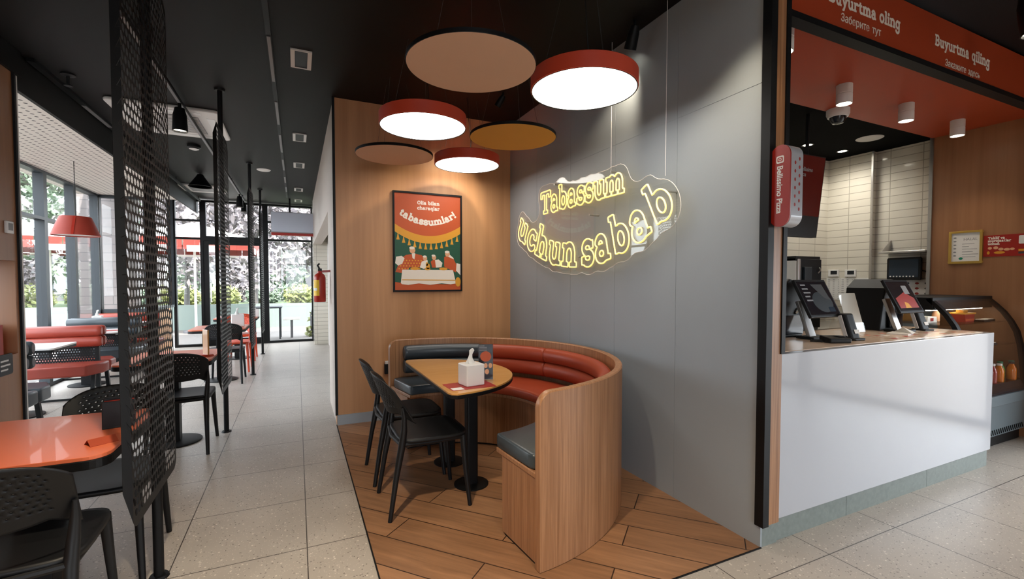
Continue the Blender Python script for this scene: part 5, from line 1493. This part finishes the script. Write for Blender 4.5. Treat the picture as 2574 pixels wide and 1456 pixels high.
def tree(x, y, h_, r_, m, label, seed, n=2600, size=.13):
    o = thing('tree', label, 'tree', (x, y, -.1))
    rnd = random.Random(seed)
    MB().tube([(0, 0, 0), (.05, .02, h_*.3), (0, .05, h_*.55), (.02, 0, h_*.8)], [.13, .10, .08, .03], 8).build('trunk', 'bark', o, smooth=True)
    for q in range(5):
        a = 2*PI*q/5+seed; MB().tube([(0, .02, h_*(.40+.05*q)), (r_*.4*math.cos(a), r_*.4*math.sin(a), h_*(.55+.05*q)), (r_*.75*math.cos(a), r_*.75*math.sin(a), h_*(.68+.05*q))], [.05, .035, .012], 6).build('branch', 'bark', o)
    bl_ = [(rnd.uniform(-.6, .6)*r_, rnd.uniform(-.6, .6)*r_, h_*rnd.uniform(.40, .92), r_*rnd.uniform(.35, .6)) for q in range(11)]
    leaves('crown', m, o, bl_, n, size)
    return o
tree(-4.9, 27.2, 6.4, 2.7, 'leaf_plum', 'plum leaved tree with a visible forked trunk left of the entrance door post', 3, 4200, .17)
tree(-1.5, 20.4, 6.4, 2.6, 'leaf_plum', 'plum leaved tree behind the entrance door', 5, 4200, .15)
tree(1.7, 27.0, 7.6, 2.9, 'leaf_plum', 'plum leaved tree behind the hanging menu screen', 8, 4200, .18)
tree(-11.6, 31, 9.0, 2.8, 'leaf_green', 'green tree seen through the upper panes of the leftmost side windows', 12, 3600, .2)
tree(-9.4, 43.5, 10.0, 3.2, 'leaf_green', 'green tree behind the red lampshade outside the side windows', 15, 3600, .24)
for q in range(9):
    x = -13+2.2*q
    o = thing('shrub', 'lime green shrub in the hedge row beyond the lawn', 'shrub', (x, 33.5+.6*(q % 2), -.1), 0, 'lime hedge shrubs beyond the lawn')
    leaves('foliage', ('leaf_lime', 'leaf_green')[(q*2) % 3 == 1], o, [(0, 0, .6, .75), (.42, .05, .55, .6), (-.42, 0, .55, .6)], 700, .16)
    MB().tube([(0, 0, 0), (0, 0, .8)], .05, 6).build('stem', 'bark', o)
for q in range(9):
    o = thing('bush', 'tall pale bush in the row behind the lime hedge', 'shrub', (-15+2.9*q, 36.4+.5*(q % 2), -.1), 0, 'tall bushes behind the lime hedge')
    leaves('foliage', ('leaf_plum', 'leaf_green')[q % 2], o, [(0, 0, 1.2, 1.15), (.3, 0, 2.3, 1.05), (-.35, .1, 2.0, 1.0), (.1, -.1, 3.1, .8)], 900, .24)
    MB().tube([(0, 0, 0), (0, 0, 2.0)], .08, 6).build('stem', 'bark', o)
hs = thing('house', 'pale grey house with dark windows far beyond the right side of the lawn', 'house', (3.2, 48, -.15))
MB().box(-4, 0, 0, 4, 6, 6.5).build('wall', 'house_grey', hs)
MB().box(-4.3, -.3, 6.5, 4.3, 6.3, 6.8).build('roof', 'bark', hs)
for q in range(4): MB().box(-3.4+1.9*q, -.03, 3.6, -2.3+1.9*q, .02, 5.0).build('window', 'frame_grey', hs)
hs = thing('house', 'pale grey house far beyond the side windows', 'house', (-19, 44, -.15))
MB().box(-6, 0, 0, 6, 6, 4.0).build('wall', 'house_grey', hs)
MB().box(-6.3, -.3, 4.0, 6.3, 6.3, 4.3).build('roof', 'bark', hs)
for q in range(4): MB().box(-5+2.6*q, -.03, .8, -3.6+2.6*q, .02, 2.8).build('window', 'frame_grey', hs)
ot = thing('outdoor_table', 'dark tall outdoor table behind the glass beside the last mesh screen', 'table', (-.66, 12.95, -.03))
MB().box(-.35, -.30, .76, .32, .30, .79).build('table_top', 'frame_grey', ot)
for x, y in ((.27, -.22), (.27, .22), (-.3, -.22), (-.3, .22)): MB().box(x-.02, y-.02, 0, x+.02, y+.02, .76).build('leg', 'frame_grey', ot)
os_ = thing('outdoor_stool', 'pale square outdoor stool on one post behind the glass', 'stool', (-.13, 12.9, -.03))
MB().box(-.19, -.19, .46, .19, .19, .50).build('seat', 'canvas_white', os_, bevel=.01)
MB().box(-.03, -.03, 0, .03, .03, .46).build('post', 'house_grey', os_)
pv = thing('planter', 'slim grey planter post with dry grass outside, left of the white tiled pier', 'planter', (.42, 13.1, -.03))
MB().lathe([(0, .02), (.11, 0), (.12, .55), (.06, .75), (.05, .95), (0, .95)], 14).build('pot', 'house_grey', pv, smooth=True)
leaves('grass', 'leaf_lime', pv, [(.1, 0, .5, .22), (-.05, 0, .12, .2)], 120, .10)

# ------------------------------------------------------------------ shared groups of the repeats
GROUPS = {'dining_chair': 'perforated plastic chairs', 'cafe_table': 'orange tables along the aisle', 'mesh_screen': 'mesh screens along the aisle',
          'booth_bench': 'booth benches by the windows', 'booth_table': 'white booth tables', 'drum_lamp': 'lit drum lamps over the nook',
          'acoustic_disc': 'round discs over the nook', 'spotlight': 'black ceiling spotlights', 'ceiling_can_lamp': 'white can lamps on the soffit',
          'tissue_box': 'tissue boxes on the tables', 'lighting_track': 'ceiling tracks', 'tree': 'trees outside', 'parasol': 'parasols outside',
          'customer_display': 'customer displays on the counter', 'till_monitor': 'tills on the counter', 'card_terminal': 'payment terminals on the counter',
          'wall_sheet': 'schedule sheets on the kitchen tiles', 'food_tray': 'food trays in the case', 'menu_board': 'hanging menu boards', 'downlight': 'kitchen downlights',
          'air_conditioner': 'ceiling air conditioners', 'house': 'houses far outside', 'wall_controller': 'controllers on the kitchen tiles', 'ceiling_vent': 'square vents along the aisle ceiling'}
for o in S.objects:
    k_ = o.name.split('.')[0]
    if o.parent is None and k_ in GROUPS and 'group' not in o.keys(): o['group'] = GROUPS[k_]

# ------------------------------------------------------------------ pieces that belong to a part
NEST = {'customer_display': {'bezel': ('glass_face', 'picture', 'text_line')}, 'wall_monitor': {'bezel': ('screen', 'icon')}, 'mesh_screen': {'pole': ('foot', 'ceiling_rose', 'bracket')},
        'drum_lamp': {'drum': ('rim',)}, 'fire_extinguisher': {'cylinder': ('label', 'label_mark')}, 'blade_sign': {'face': ('lettering', 'emblem', 'emblem_inner', 'emblem_ring'), 'body': ('side_dots',)},
        'display_case': {'body': ('grille',)}, 'menu_card': {'card': ('pizza_picture', 'dish_picture', 'printed_line')}, 'notice': {'sheet': ('lettering', 'food_drawing', 'white_panel', 'black_panel')},
        'certificate': {'sheet': ('lettering', 'small_print', 'seal')}, 'menu_board': {'housing': ('screen', 'lettering', 'emblem', 'emblem_inner')}, 'air_conditioner': {'panel': ('grille', 'grille_bar', 'air_slot')},
        'tray_sign': {'plate': ('printed_line',)}, 'wall_sheet': {'paper': ('printed_lines',)}, 'food_chart': {'paper': ('food_picture',)}, 'thermostat': {'housing': ('display',)}, 'wall_controller': {'housing': ('display',)},
        'security_camera': {'housing': ('dome',)}, 'drink_machine': {'front_panel': ('hopper', 'spout', 'lever')}, 'card_terminal': {'body': ('side_strip', 'sticker')}, 'parasol': {'canopy': ('valance', 'white_panels', 'rib')}}
for o in list(S.objects):
    k_ = o.name.split('.')[0]
    if o.parent is None and k_ in NEST:
        kids = {}
        for ch in o.children: kids.setdefault(ch.name.split('.')[0], []).append(ch)
        for part_, subs in NEST[k_].items():
            for sname in subs:
                for ch in kids.get(sname, []): ch.parent = kids[part_][0]
